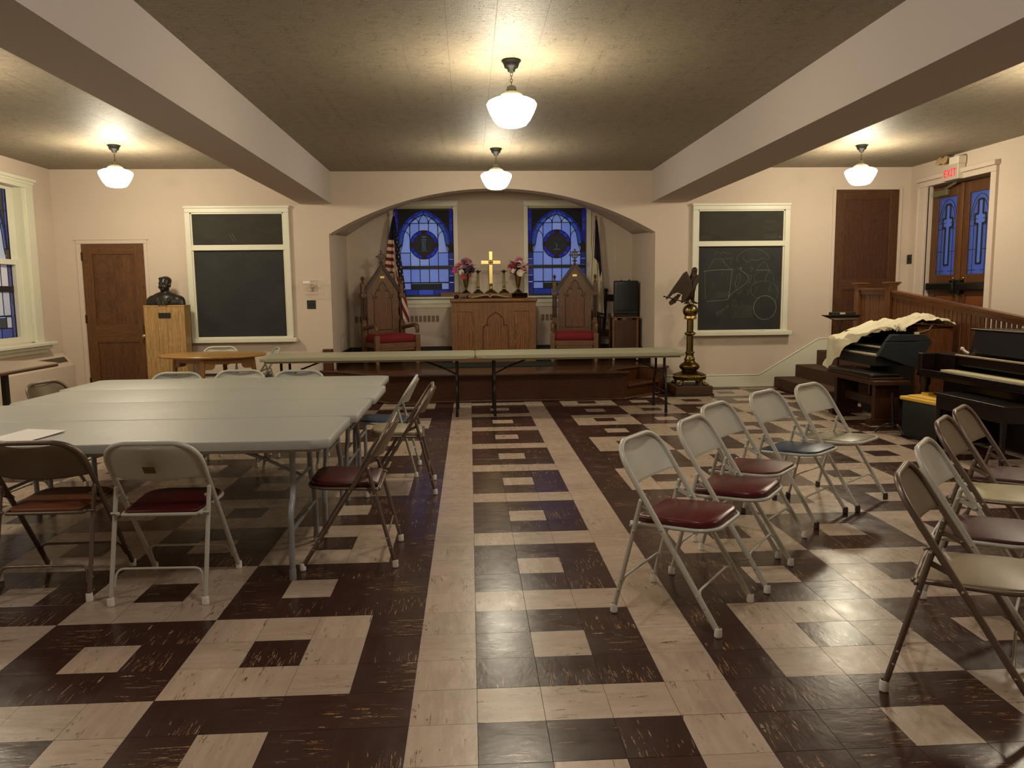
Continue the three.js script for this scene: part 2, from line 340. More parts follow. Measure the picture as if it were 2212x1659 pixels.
// ---------------------------------------------------------------- ceiling of fibre tiles
const ceilTex = tex(1024, 1024, (x, y) => {
  const b = fbm(x * 0.02, y * 0.07, 3), base = 0.86 + 0.14 * (b - 0.45) + 0.03 * (noise(x * 0.7, y * 0.9) - 0.5);
  const patch = smooth(0.40, 0.62, fbm(x * 0.009 + 3, y * 0.009 + 8, 3));
  const f = noise(x * 0.065 + 11, y * 0.33) * 0.6 + noise(x * 0.12, y * 0.5 + 30) * 0.4;
  const hole = smooth(0.66, 0.74, f) * (0.2 + 0.8 * patch);
  return base * (1 - 0.72 * hole);
}, { repeat: [1 / 0.95, 1 / 0.95] });
const ceilBump = tex(512, 512, (x, y) => { const f = noise(x * 0.13 + 11, y * 0.66) * 0.6 + noise(x * 0.24, y + 30) * 0.4; return 0.6 + 0.3 * (fbm(x * 0.04, y * 0.10, 3) - 0.5) - 0.5 * smooth(0.70, 0.78, f); }, { srgb: false, repeat: [1 / 0.95, 1 / 0.95] });
const ceilMat = std('#a59780', 0.62, 0, { map: ceilTex, bumpMap: ceilBump, bumpScale: 0.003 });
const CW = 0.309, CL = 0.64;
const ceilGeo = [];
for (let v = 0; v < 6; v++) {
  const g = merge(ext(rectPts(-CW / 2 + 0.0006, CW / 2 - 0.0006, -CL / 2 + 0.0006, CL / 2 - 0.0006), 0.012, 0.0004, 1, 1).rotateX(Math.PI / 2).translate(0, 0.012, 0));
  boxUV(g, 'z', v * 0.37); ceilGeo.push(g);
}
for (const [name, x0, x1, y, label] of [['ceiling', -1.88, 2.58, YC, 'tan fissured tile ceiling of the middle bay between the beams'], ['ceiling', XL, -2.31, YS, 'tan fissured tile ceiling of the bay over the wooden door and bust'], ['ceiling', 3.09, XR, YS, 'tan fissured tile ceiling of the bay over the piano and stairs']]) {
  const c = struct(name, label, span(x0 - 0.12, x1 + 0.12, y + 0.003, y + 0.15, ZB - 0.05, ZF + 0.1), M.ceilingBack);
  const col0 = Math.floor((x0 - 0.19) / CW), rest = [];
  for (let i = col0; i * CW + 0.19 < x1; i++) for (let k = 0; k < 22; k++) {
    const cx = 0.19 + (i + 0.5) * CW, cz = -2.62 - (k - 11) * CL + (md(i, 2) ? CL / 2 : 0);
    const ex0 = Math.max(x0, cx - CW / 2), ex1 = Math.min(x1, cx + CW / 2);
    if (ex1 - ex0 < 0.02 || cz > ZF || cz + CL / 2 < ZB + 0.01) continue;
    const full = ex1 - ex0 > CW - 0.001 && cz - CL / 2 > ZB, v = Math.floor(hash(i + 9, k) * 6);
    const g = full ? ceilGeo[v] : boxUV(merge(span(ex0 - cx, ex1 - cx, 0, 0.012, Math.max(-CL / 2 + 0.0007, ZB - cz), CL / 2 - 0.0007)), 'z', v * 0.37);
    if (x0 === -1.88 && cz < 1.0 && cz > -6.9) { const m = raw('ceiling_tile', g, ceilMat, c); m.position.set(cx, y, cz); } else rest.push(g.clone().translate(cx, y, cz));
  }
  const m = raw('ceiling_tile_field', mergeGeometries(rest.map(prep)), ceilMat, c); m.userData.kind = 'stuff';
}
tag(struct('trim_1', 'painted downstand beam between the left bay and the middle bay', span(-2.31, -1.88, 2.66, 3.3, ZB, ZF), M.beam), 'painted downstand beam between the left bay and the middle bay', null, null, 'structure');
struct('trim_2', 'painted downstand beam between the middle bay and the right bay', span(2.58, 3.09, 2.66, 3.3, ZB, ZF), M.beam);

// ---------------------------------------------------------------- walls
{
  const arc = []; for (let i = 0; i <= 40; i++) { const x = AX0 + (AX1 - AX0) * i / 40; arc.push([x, archY(x)]); }
  const outline = [[XL - 0.3, -0.1], [AX0, -0.1], ...arc, [AX1, -0.1], [XR + 0.35, -0.1], [XR + 0.35, 3.4], [XL - 0.3, 3.4]];
  const holes = [rectPts(-5.285, -4.448, -0.05, 2.138), rectPts(5.243, 6.172, LAND, 2.82)];
  struct('wall_back', 'cream back wall with a wide arched opening', ext(shapeOf(outline, holes), 0.28).translate(0, 0, ZB - 0.28), M.wall);
  // alcove: side walls, back wall with two window openings, barrel vault
  struct('wall_alcove_left', 'cream side wall of the arched alcove behind the left tall chair', span(AX0 - 0.25, AX0, 0, 2.6, AZ - 0.25, ZB - 0.28), M.wall);
  struct('wall_alcove_right', 'cream side wall of the arched alcove behind the black monitor', span(AX1, AX1 + 0.25, 0, 2.6, AZ - 0.25, ZB - 0.28), M.wall);
  struct('wall_alcove_back', 'cream back wall of the alcove with two stained glass windows', ext(shapeOf(rectPts(AX0 - 0.2, AX1 + 0.2, 0, 3.3), [rectPts(-1.215, -0.215, 1.33, 2.80), rectPts(0.925, 1.925, 1.33, 2.80)]), 0.25).translate(0, 0, AZ - 0.25), M.wall);
  const backY = (x) => { const t = Math.abs(x - archC) / archHalf; return 2.33 + 0.72 * (1 - Math.pow(t, 2.15)); };
  const vault = grid(40, 6, (u, v) => { const x = AX0 + (AX1 - AX0) * u, z = ZB - 0.02 + (AZ - ZB + 0.02) * v, k = v; return [x, archY(x) * (1 - k) + backY(x) * k + 0.0005, z]; }, 0.08, true);
  struct('ceiling_alcove', 'curved vault of the arched alcove', vault, std('#cbbaa8', 0.82, 0, { side: THREE.DoubleSide }));
  // left wall with a window opening (z from -7.62 to -6.42)
  const lw = shapeOf([[-AZ, -0.1], [-ZF, -0.1], [-ZF, 3.4], [-AZ, 3.4]].map(([a, b]) => [a, b]), [rectPts(6.44, 7.62, 0.86, 2.86)]);
  struct('wall_left', 'cream left wall with a stained glass window', ext(lw, 0.3).rotateY(Math.PI / 2).translate(XL - 0.3, 0, 0), M.wall);
  const rw = shapeOf([[-AZ, -0.1], [-ZF, -0.1], [-ZF, 3.4], [-AZ, 3.4]], [rectPts(6.60, 7.93, LAND, 2.80)]);
  struct('wall_right', 'cream right wall with a pair of wooden doors', ext(rw, 0.3).rotateY(Math.PI / 2).translate(XR, 0, 0), M.wall);
  struct('wall_front', 'cream wall behind the viewer', span(XL - 0.3, XR + 0.3, -0.1, 3.4, ZF, ZF + 0.2), M.wall);
  struct('wall_alcove_outer', 'outer shell above the alcove vault', span(AX0 - 0.3, AX1 + 0.3, 3.2, 3.4, AZ - 0.25, ZB), M.wall);
}

// ---------------------------------------------------------------- stained glass
const glassMats = {};
function glass(hex, tr = 0.88, rough = 0.85) {
  const k = hex + tr; return glassMats[k] ??= phys({ color: hex, roughness: rough, transmission: tr, thickness: 0, ior: 1.5 });
}
const paleGlass = ['#dfe4ee', '#d3d9e8', '#c9d4ea', '#e4e6ea', '#d8dcec'];
// local frame: x across, y up from the bottom of the glass, z towards the room; design units are 1/405 of half the width
function stainedGlass(parent, W, H, figure, TR = 0.88) {
  const k = W / 2 / 405, kh = H / 1180, X = (x) => x * k, Y = (y) => (1180 - y) * kh;
  const pane = (poly, mat, z = 0) => { const g = ext(poly.map(([x, y]) => [X(x), Y(y)]), 0.004); return mesh('pane', g.translate(0, 0, z), mat, parent); };
  const bars = [];
  const line = (x0, y0, x1, y1, w = 7) => bars.push(bar([X(x0), Y(y0), 0.004], [X(x1), Y(y1), 0.004], w * k * 1.35, 0.010));
  const curve = (pts, w = 7) => { for (let i = 1; i < pts.length; i++) line(...pts[i - 1], ...pts[i], w); };
  const ySp = 480, arch = (half, rise) => { const a = (rise * rise - half * half) / (2 * half), R = half + a; return (x) => ySp - Math.sqrt(Math.max(0, R * R - (Math.abs(x) + a) ** 2)); };
  const A0 = arch(375, 474), A1 = arch(352, 448), A2 = arch(300, 412);
  const mono = (x0, x1, top, bot, mat, n = 10) => {      // a pane between two curves
    const t = [], b = []; for (let i = 0; i <= n; i++) { const x = x0 + (x1 - x0) * i / n, a = top(x), c = bot(x); if (c - a > 3) { t.push([x, a]); b.push([x, c]); } }
    if (t.length > 1) pane([...t, ...b.reverse()], mat);
  };
  const pale = () => glass(paleGlass[Math.floor(rnd() * paleGlass.length)], TR);
  const cx = 0, cy = 480, R = 196, inC = (x) => Math.sqrt(Math.max(0, R * R - (x - cx) ** 2));
  const cols = [[-300, -193], [-193, -65], [-65, 65], [65, 193], [193, 300]];
  cols.forEach(([a, b], c) => {
    mono(a, b, A2, () => 185, pale());
    mono(a, b, (x) => Math.max(185, A2(x)), (x) => Math.min(590, Math.abs(x - cx) < R ? cy - inC(x) : 590), pale());
    if (c === 1 || c === 3) mono(a, b, (x) => (Math.abs(x - cx) < R ? cy + inC(x) : 1e9), () => 590, pale());
    const lo = c === 0 ? -335 : a, hi = c === 4 ? 335 : b;
    mono(lo, hi, (x) => Math.max(590, Math.abs(x - cx) < R ? cy + inC(x) : 590), () => 772, pale());
    mono(lo, hi, () => 812, () => 1002, pale());
  });
  // voussoirs and outer band of the arch
  for (const s of [-1, 1]) {
    const ring = (f0, h0, f1, h1, n, mats) => { for (let i = 0; i < n; i++) { const o = [], p = []; for (let q = 0; q <= 6; q++) { const t = (i + q / 6) / n, e = 1 - Math.pow(1 - t, 1.25); o.push([s * h0 * e, f0(h0 * e)]); p.push([s * h1 * e, f1(h1 * e)]); } pane([...o, ...p.reverse()], mats[i % mats.length]); line(...o[0], ...p[p.length - 1], 5); } };
    ring(A0, 375, A1, 352, 7, [glass('#2f6fe8'), glass('#3f82ea'), glass('#2a5fd8')]);
    ring(A1, 352, A2, 300, 5, [glass('#7fa0c8'), glass('#6f93c4'), glass('#8fb0d8')]);
    mono(s < 0 ? -352 : 0, s < 0 ? 0 : 352, () => 0, (x) => A0(x), glass('#0a0f34'), 14);
    for (const [y0, y1] of [[0, 120], [120, 290], [290, 480]]) pane(rectPts(s * 355, s * 404, y0, y1), glass(['#3a58c0', '#5a78cc', '#2e50b8'][y0 / 120 | 0] || '#3a58c0'));
    pane([[s * 300, 484], [s * 335, 532], [s * 335, 588], [s * 300, 588]], pale()); pane([[s * 300, 482], [s * 404, 482], [s * 404, 588], [s * 335, 588], [s * 335, 530]], glass('#5a2c20'));
    let y = 592; for (const h of [92, 88, 0, 100, 90, 0]) { if (!h) { y = y < 800 ? 812 : y; continue; } pane(rectPts(s * 338, s * 404, y, y + h - 4), glass(['#8a86b4', '#6a74a8', '#7c84b8', '#5c6ca4'][Math.floor(rnd() * 4)])); y += h; }
    pane(rectPts(s * 338, s * 404, 1006, 1180), glass('#6f78ac'));
  }
  for (const [a, b, m] of [[-335, -196, 0], [-190, 228, 1], [234, 335, 0]]) pane(rectPts(a, b, 1016, 1096), m ? glass('#3c4450', 0.6) : pale());
  for (const [a, b] of [[-335, -90], [-90, 120], [120, 335]]) pane(rectPts(a, b, 1100, 1180), glass(['#5c7cc0', '#86a0d8', '#5a78bc'][a < -100 ? 0 : a < 0 ? 1 : 2]));
  // medallion
  const circ = (r, n = 36, a0 = 0, a1 = Math.PI * 2) => Array.from({ length: n + 1 }, (_, i) => [cx + r * Math.cos(a0 + (a1 - a0) * i / n), cy + r * Math.sin(a0 + (a1 - a0) * i / n)]);
  for (let q = 0; q < 4; q++) {
    const a = q * Math.PI / 2, d = 0.19; pane([...circ(194, 4, a - d, a + d), ...circ(150, 4, a - d, a + d).reverse()], glass('#6a3428'));
    for (let e = 0; e < 3; e++) { const b0 = a + d + e * (Math.PI / 2 - 2 * d) / 3, b1 = b0 + (Math.PI / 2 - 2 * d) / 3; pane([...circ(194, 5, b0, b1), ...circ(152, 5, b0, b1).reverse()], glass(['#2668d8', '#3a86d8', '#1f58cc'][e])); line(...circ(152, 1, b0, b0)[0], ...circ(194, 1, b0, b0)[0], 5); }
  }
  pane([...circ(150, 36, 0, Math.PI * 2 - 0.001), ...circ(138, 36, 0, Math.PI * 2 - 0.001).reverse()], glass('#a8382c'));
  pane(circ(137), glass('#3a3c46', 0.35));
  const fig = glass('#9fc4e8', 0.75);
  if (figure === 'column') {
    pane([[-38, 400], [38, 400], [34, 414], [-34, 414]], fig, 0.005); for (const x of [-22, -4, 16]) pane(rectPts(x - 5, x + 5, 436, 545), fig, 0.005); pane(rectPts(-36, 36, 424, 432), fig, 0.005); pane(rectPts(-40, 40, 556, 566), fig, 0.005);
    pane([[-50, 372], [-10, 356], [0, 366], [10, 356], [52, 372], [8, 380], [0, 392], [-8, 380]], fig, 0.005);
  } else {
    pane([[-34, 458], [-14, 480], [-2, 500], [12, 478], [20, 460], [6, 500], [2, 540], [-6, 540], [-6, 504]], fig, 0.005); pane([[-50, 548], [50, 548], [38, 560], [-38, 560]], fig, 0.005);
    for (let q = 0; q < 7; q++) { const x = rr(-80, 80), y = rr(390, 560); pane([[x, y], [x + 8, y - 3], [x + 4, y + 8]], fig, 0.005); }
  }
  // leading
  for (const x of [-193, -65, 65, 193]) { line(x, Math.max(A2(x), 150), x, cy - inC(x)); line(x, Math.abs(x) > R ? 590 : cy + inC(x), x, 1004); }
  for (const s of [-1, 1]) { line(s * 336, 590, s * 336, 1180, 8); line(s * 354, 0, s * 354, 480, 6); line(s * 300, 480, s * 400, 480, 6); line(s * 300, 480, s * 336, 590, 6); line(s * 196, 590, s * 400, 590); curve(Array.from({ length: 15 }, (_, i) => [s * 375 * i / 14, A0(375 * i / 14)])); curve(Array.from({ length: 15 }, (_, i) => [s * 352 * i / 14, A1(352 * i / 14)]), 5); curve(Array.from({ length: 15 }, (_, i) => [s * 300 * i / 14, A2(300 * i / 14)]));
    curve([[s * 65, 190], [s * 58, 140], [s * 36, 100], [0, 66]], 6); curve([[s * 65, 190], [s * 78, 150], [s * 104, 120], [s * 150, 96]], 6); curve([[s * 193, 240], [s * 180, 180], [s * 150, 140], [s * 108, 112]], 6); curve([[s * 193, 400], [s * 200, 350], [s * 222, 316], [s * 262, 288]], 6); curve([[s * 193, 400], [s * 193, 240]], 6); }
  line(-400, 185, 400, 185, 7); line(-336, 1004, 336, 1004, 14); line(-336, 1098, 336, 1098, 7); line(-193, 1010, -193, 1098); line(231, 1010, 231, 1098); line(-90, 1098, -90, 1180); line(120, 1098, 120, 1180);
  for (const r of [195, 151, 137]) curve(circ(r), r === 195 ? 9 : 5);
  mesh('leading', bars, M.lead, parent);
  mesh('sash_rail', span(-W / 2, W / 2, Y(815), Y(770), -0.01, 0.022), std('#11131a', 0.5), parent);
  mesh('sash_stile', [span(-W / 2 - 0.012, -W / 2 + 0.004, 0, H, -0.012, 0.016), span(W / 2 - 0.004, W / 2 + 0.012, 0, H, -0.012, 0.016), span(-W / 2, W / 2, -0.06, 0.010, -0.011, 0.02), span(-W / 2, W / 2, H - 0.006, H + 0.08, -0.011, 0.006)], std('#191c26', 0.5), parent);
}
const shadeMat = std('#b9b18c', 0.7);
function alcoveWindow(n, xc, label, figure) {
  const w = structGroup(n, label, [xc, 1.385, AZ]);
  const g = new THREE.Group(); g.position.z = -0.09; g.name = 'stained_glass'; w.add(g); stainedGlass(g, 0.935, 1.36, figure);
  const cz = [-0.2, 0.028];
  mesh('casing', [rspan(-0.545, -0.475, -0.02, 1.40, cz[0], cz[1]), rspan(0.475, 0.545, -0.02, 1.40, cz[0], cz[1]), rspan(-0.5445, 0.5445, 1.40, 1.48, cz[0], 0.034), rspan(-0.56, 0.56, 1.467, 1.49, cz[0] + 0.01, 0.046)], M.trim, w);
  mesh('shade_roller', [rspan(-0.47, 0.47, 1.365, 1.43, -0.05, 0.012, 0.02)], shadeMat, w);
  mesh('stool', [rspan(-0.58, 0.58, -0.055, -0.022, -0.2, 0.085, 0.01), rspan(-0.55, 0.55, -0.135, -0.055, -0.01, 0.03)], M.trim, w);
  mesh('apron', rspan(-0.55, 0.55, -0.20, -0.135, -0.01, 0.016), M.trimWarm, w);
  return w;
}
alcoveWindow('window_1', -0.715, 'stained glass window with a pillar medallion, behind the striped flag', 'column');
alcoveWindow('window_2', 1.425, 'stained glass window with a vine medallion, behind the right tall chair', 'vine');
{ // window in the left wall
  const w = structGroup('window_3', 'tall white sash window with stained glass over the radiator cover', [XL, 0, -7.03], Math.PI / 2);
  const up = new THREE.Group(); up.name = 'stained_glass'; up.position.set(0, 0.92, -0.10); w.add(up); stainedGlass(up, 0.86, 1.86, 'vine', 0.36);
  mesh('casing', [rspan(-0.80, -0.62, 0.82, 2.80, -0.05, 0.05), rspan(0.62, 0.80, 0.82, 2.80, -0.05, 0.05), rspan(-0.803, 0.803, 2.795, 2.87, -0.053, 0.053), rspan(-0.84, 0.84, 2.88, 2.925, -0.045, 0.085, 0.01), rspan(-0.82, 0.82, 2.845, 2.885, -0.047, 0.065, 0.01)], M.trim, w);
  mesh('jamb', [span(-0.62, -0.57, 0.86, 2.86, -0.28, 0.03), span(0.57, 0.62, 0.86, 2.86, -0.28, 0.03), span(-0.569, 0.569, 2.80, 2.858, -0.279, 0.029)], M.trim, w);
  mesh('upper_sash', [rspan(-0.57, -0.432, 1.86, 2.80, -0.13, -0.075), rspan(0.432, 0.57, 1.86, 2.80, -0.13, -0.075), rspan(-0.4325, 0.4325, 2.755, 2.82, -0.131, -0.0745)], M.trim, w);
  mesh('lower_sash', [rspan(-0.57, -0.432, 0.84, 1.90, -0.11, -0.03), rspan(0.432, 0.57, 0.84, 1.90, -0.11, -0.03), rspan(-0.4325, 0.4325, 1.83, 1.895, -0.111, -0.029), rspan(-0.4325, 0.4325, 0.84, 0.93, -0.111, -0.029)], M.trim, w);
  mesh('sash_lift', [rspan(-0.5, -0.44, 0.875, 0.888, -0.03, -0.012, 0.003)], M.bronze, w);
  mesh('stool', [rspan(-0.94, 0.94, 0.80, 0.845, -0.28, 0.15, 0.012), rspan(-0.90, 0.90, 0.755, 0.80, -0.02, 0.10, 0.012), rspan(-0.88, 0.88, 0.70, 0.755, -0.02, 0.05, 0.012)], M.trim, w);
  mesh('shade_cord', tube([[-0.70, 1.9, 0.06], [-0.745, 1.5, 0.065], [-0.76, 1.2, 0.07], [-0.74, 1.13, 0.07], [-0.71, 1.16, 0.07], [-0.70, 1.3, 0.065], [-0.69, 1.8, 0.06]], 0.0025, { rad: 5, seg: 40 }), M.trim, w);
}

// ---------------------------------------------------------------- doors
function panelDoor(name, label, x0, x1, y0, y1, panels, hinge, knobX, W1 = M.doorWood, W2 = M.doorPanel) {
  const d = structGroup(name, label, [x0, y0, ZB - 0.045]); const w = x1 - x0, h = y1 - y0, st = 0.125;
  mesh('stile', rspan(0.003, st, 0, h - 0.004, 0, 0.04, 0.003), W1, d, { off: 0.1 });
  mesh('stile', rspan(w - st, w - 0.003, 0, h - 0.004, 0, 0.04, 0.003), W1, d, { off: 0.6 });
  let prev = h - 0.004;
  panels.forEach(([a, b], i) => {
    mesh('rail', rspan(st, w - st, b, prev, 0, 0.04, 0.003), W1, d, { grain: 'x', off: i * 0.3 }); prev = a;
    mesh('panel', span(st - 0.01, w - st + 0.01, a - 0.01, b + 0.01, 0.006, 0.022), W2, d, { off: 0.17 + i * 0.4 });
    mesh('panel_moulding', [bar([st + 0.006, a, 0.03], [st + 0.006, b, 0.03], 0.012, 0.016), bar([w - st - 0.006, a, 0.03], [w - st - 0.006, b, 0.03], 0.012, 0.016), bar([st, b - 0.006, 0.03], [w - st, b - 0.006, 0.03], 0.016, 0.012), bar([st, a + 0.006, 0.03], [w - st, a + 0.006, 0.03], 0.016, 0.012)], W1, d);
  });
  mesh('rail', rspan(st, w - st, 0, prev, 0, 0.04, 0.003), W1, d, { grain: 'x' });
  for (const y of hinge) mesh('hinge', [rod([0.002, y - 0.05, 0.045], [0.002, y + 0.05, 0.045], 0.008), rspan(-0.006, 0.018, y - 0.05, y + 0.05, 0.034, 0.043, 0.002), ball(0.009, 0.002, y + 0.056, 0.045)], M.bronze, d);
  if (knobX) { mesh('escutcheon', rspan(knobX - 0.025, knobX + 0.025, 0.83, 1.02, 0.038, 0.046, 0.004), M.bronze, d); mesh('knob', [lathe([[0.01, 0], [0.01, 0.03], [0.026, 0.045], [0.03, 0.058], [0.022, 0.07], [0, 0.074]], 20).rotateX(Math.PI / 2).translate(knobX, 0.87, 0.045)], M.brassBright, d); }
  return d;
}
panelDoor('door_1', 'brown two panel wooden door partly behind the bust stand', -5.285, -4.448, 0.005, 2.138, [[1.02, 2.01], [0.22, 0.80]], [1.96, 1.11, 0.24], 0.79);
panelDoor('door_2', 'tall brown panelled wooden door at the head of the carpeted stairs', 5.243, 6.172, LAND + 0.005, 2.82, [[1.0, 2.15], [0.18, 0.87]], [2.05, 0.3], 0, M.doorDark, M.doorDarkPanel);
struct('trim_3', 'thin painted casing round the door beside the bust', [rspan(-5.345, -5.29, 0, 2.142, ZB - 0.01, ZB + 0.012, 0.004), rspan(-4.443, -4.40, 0, 2.142, ZB - 0.01, ZB + 0.012, 0.004), rspan(-5.345, -4.40, 2.142, 2.19, ZB - 0.01, ZB + 0.012, 0.004), rspan(-5.37, -4.375, 2.19, 2.2, ZB - 0.01, ZB + 0.02, 0.003)], M.wall);
struct('trim_4', 'thin painted casing round the door at the head of the stairs', [rspan(5.195, 5.24, LAND + 0.18, 2.824, ZB - 0.01, ZB + 0.012, 0.004), rspan(6.176, 6.215, LAND, 2.824, ZB - 0.01, ZB + 0.012, 0.004), rspan(5.195, 6.215, 2.824, 2.86, ZB - 0.01, ZB + 0.012, 0.004)], M.wall);
{ // pair of doors in the right wall; local x runs towards -z... built facing +z, then turned to face -x
  const d = structGroup('door_3', 'pair of brown wooden doors with blue leaded cross windows and black push bars', [XR + 0.10, LAND, -7.265], -Math.PI / 2);
  const H = 2.26, half = 0.662;
  for (const s of [-1, 1]) {
    const a = s < 0 ? -half : 0.008, b = s < 0 ? -0.008 : half, gx0 = a + 0.125, gx1 = b - 0.125;
    const leaf = new THREE.Group(); leaf.name = 'door_leaf'; d.add(leaf);
    mesh('leaf_frame', [rspan(a, gx0, 0.005, H - 0.005, -0.02, 0.025, 0.003), rspan(gx1, b, 0.005, H - 0.005, -0.02, 0.025, 0.003), rspan(gx0, gx1, 2.08, H - 0.005, -0.02, 0.025, 0.003), rspan(gx0, gx1, 0.78, 1.05, -0.02, 0.025, 0.003), rspan(gx0, gx1, 0.005, 0.2, -0.02, 0.025, 0.003)], wood('#6a4020', 0.4), leaf);
    mesh('lower_panel', span(gx0 - 0.005, gx1 + 0.005, 0.195, 0.785, -0.01, 0.008), wood('#8a4f22', 0.4), leaf);
    const gw = gx1 - gx0, gy0 = 1.05, gy1 = 2.08, gc = (gx0 + gx1) / 2, cw = gw * 0.115, top = 1.98, armY0 = 1.68, armY1 = 1.80, armX = gw * 0.26;
    const cross = [[-cw, 1.18], [cw, 1.18], [cw, armY0], [armX, armY0], [armX, armY1], [cw, armY1], [cw, top], [-cw, top], [-cw, armY1], [-armX, armY1], [-armX, armY0], [-cw, armY0]];
    mesh('pane', ext(shapeOf(rectPts(gx0, gx1, gy0, gy1), [cross.map(([x, y]) => [x + gc, y])]), 0.005), glass('#6f94cc', 0.85, 0.6), leaf);
    mesh('pane', ext(cross.map(([x, y]) => [x + gc, y]), 0.005), glass('#8fb0dc', 0.85, 0.6), leaf);
    const L = []; cross.forEach((p, i) => { const q = cross[(i + 1) % 12]; L.push(bar([p[0] + gc, p[1], 0.004], [q[0] + gc, q[1], 0.004], 0.024, 0.014)); });
    mesh('cross_leading', L, M.lead, leaf);
    const K = []; const ln = (x0, y0, x1, y1) => K.push(bar([x0, y0, 0.003], [x1, y1, 0.003], 0.006, 0.010));
    for (const y of [1.10, 1.36, 1.66, 1.74]) { ln(gx0, y, gc - cw, y); ln(gc + cw, y, gx1, y); }
    for (const x of [gc - gw * 0.3, gc + gw * 0.3]) ln(x, gy0, x, 1.74);
    for (let i = 0; i < 10; i++) { const t0 = Math.PI * i / 10, t1 = Math.PI * (i + 1) / 10; for (const r of [0.46, 0.37]) ln(gc + gw * r * Math.cos(t0), 1.76 + 0.29 * (r / 0.46) * Math.sin(t0), gc + gw * r * Math.cos(t1), 1.76 + 0.29 * (r / 0.46) * Math.sin(t1)); }
    mesh('leading', K, M.lead, leaf);
    mesh('push_bar', [rspan(a + 0.02, b - 0.02, 0.84, 0.945, 0.03, 0.10, 0.02), rspan(s < 0 ? b - 0.11 : a, s < 0 ? b - 0.01 : a + 0.10, 0.80, 0.98, 0.024, 0.09, 0.01)], M.blackGloss, leaf);
    mesh('latch_pin', ball(0.014, s < 0 ? b - 0.1 : a + 0.1, 1.0, 0.035), M.brassBright, leaf);
  }
  mesh('door_frame', [rspan(-0.72, -0.655, 0, H - 0.001, -0.03, 0.03, 0.004), rspan(0.655, 0.72, 0, H - 0.001, -0.03, 0.03, 0.004), rspan(-0.654, 0.654, H - 0.012, H + 0.04, -0.03, 0.05, 0.004)], M.doorDark, d);
  mesh('meeting_strip', rspan(-0.03, 0.03, 0.01, H - 0.01, 0.02, 0.045, 0.004), M.doorWood, d);
  mesh('door_closer', [rspan(-0.60, -0.28, 2.10, 2.18, 0.026, 0.075, 0.008), bar([-0.35, 2.19, 0.06], [-0.05, 2.235, 0.10], 0.03, 0.012)], std('#6e644a', 0.5, 0.3), d);
  mesh('closer_arm', [bar([-0.62, 2.235, 0.05], [0.05, 2.235, 0.09], 0.02, 0.014), bar([0.05, 2.235, 0.09], [0.62, 2.235, 0.05], 0.02, 0.014)], M.bronze, d);
}
struct('trim_5', 'stepped white casing round the pair of doors', [rspan(XR - 0.035, XR + 0.02, LAND, 2.80, -8.08, -7.93), rspan(XR - 0.055, XR + 0.02, LAND, 2.80, -8.12, -8.08), rspan(XR - 0.035, XR + 0.02, LAND, 2.80, -6.60, -6.50), rspan(XR - 0.037, XR + 0.02, 2.80, 2.87, -8.10, -6.50), rspan(XR - 0.075, XR + 0.02, 2.87, 2.93, -8.13, -6.48, 0.012)], M.wall);
{ // EXIT sign with emergency heads
  const t = thing('exit_sign', 'white box sign with glowing red EXIT letters and two lamp heads over the double doors', 'sign', [XR - 0.11, 2.80, -7.29], -Math.PI / 2);
  const face = paint(512, 288, (c, w, h) => { c.fillStyle = '#000'; c.fillRect(0, 0, w, h); c.fillStyle = '#fff'; c.font = 'bold 225px sans-serif'; c.textAlign = 'center'; c.textBaseline = 'middle'; c.fillText('EXIT', w / 2, h / 2 + 8, w - 70); });
  const face2 = paint(512, 288, (c, w, h) => { c.fillStyle = '#b8aa9e'; c.fillRect(0, 0, w, h); c.fillStyle = '#8a0a10'; c.font = 'bold 225px sans-serif'; c.textAlign = 'center'; c.textBaseline = 'middle'; c.fillText('EXIT', w / 2, h / 2 + 8, w - 70); });
  mesh('sign_box', rspan(-0.165, 0.165, 0, 0.185, -0.10, 0.0, 0.006), M.trimWarm, t);
  const p = new THREE.PlaneGeometry(0.31, 0.172).translate(0, 0.0925, 0.0025); mesh('letter_panel', p, std('#ffffff', 0.5, 0, { map: face2, emissive: new THREE.Color().setRGB(1, 0.015, 0.03), emissiveMap: face, emissiveIntensity: 1.4 }), t, { keepUV: true });
  mesh('battery_box', rspan(-0.02, 0.18, 0.185, 0.285, -0.10, 0.01, 0.01), M.trimWarm, t);
  for (const x of [-0.10, -0.22]) { mesh('lamp_head', [lathe([[0, 0], [0.03, 0], [0.055, 0.05], [0.058, 0.06], [0.05, 0.064], [0, 0.058]], 24).rotateX(1.1).translate(x, 0.245, -0.03), rod([x + 0.02, 0.235, -0.05], [x + 0.09, 0.235, -0.05], 0.012)], std('#b79a70', 0.35), t); }
}

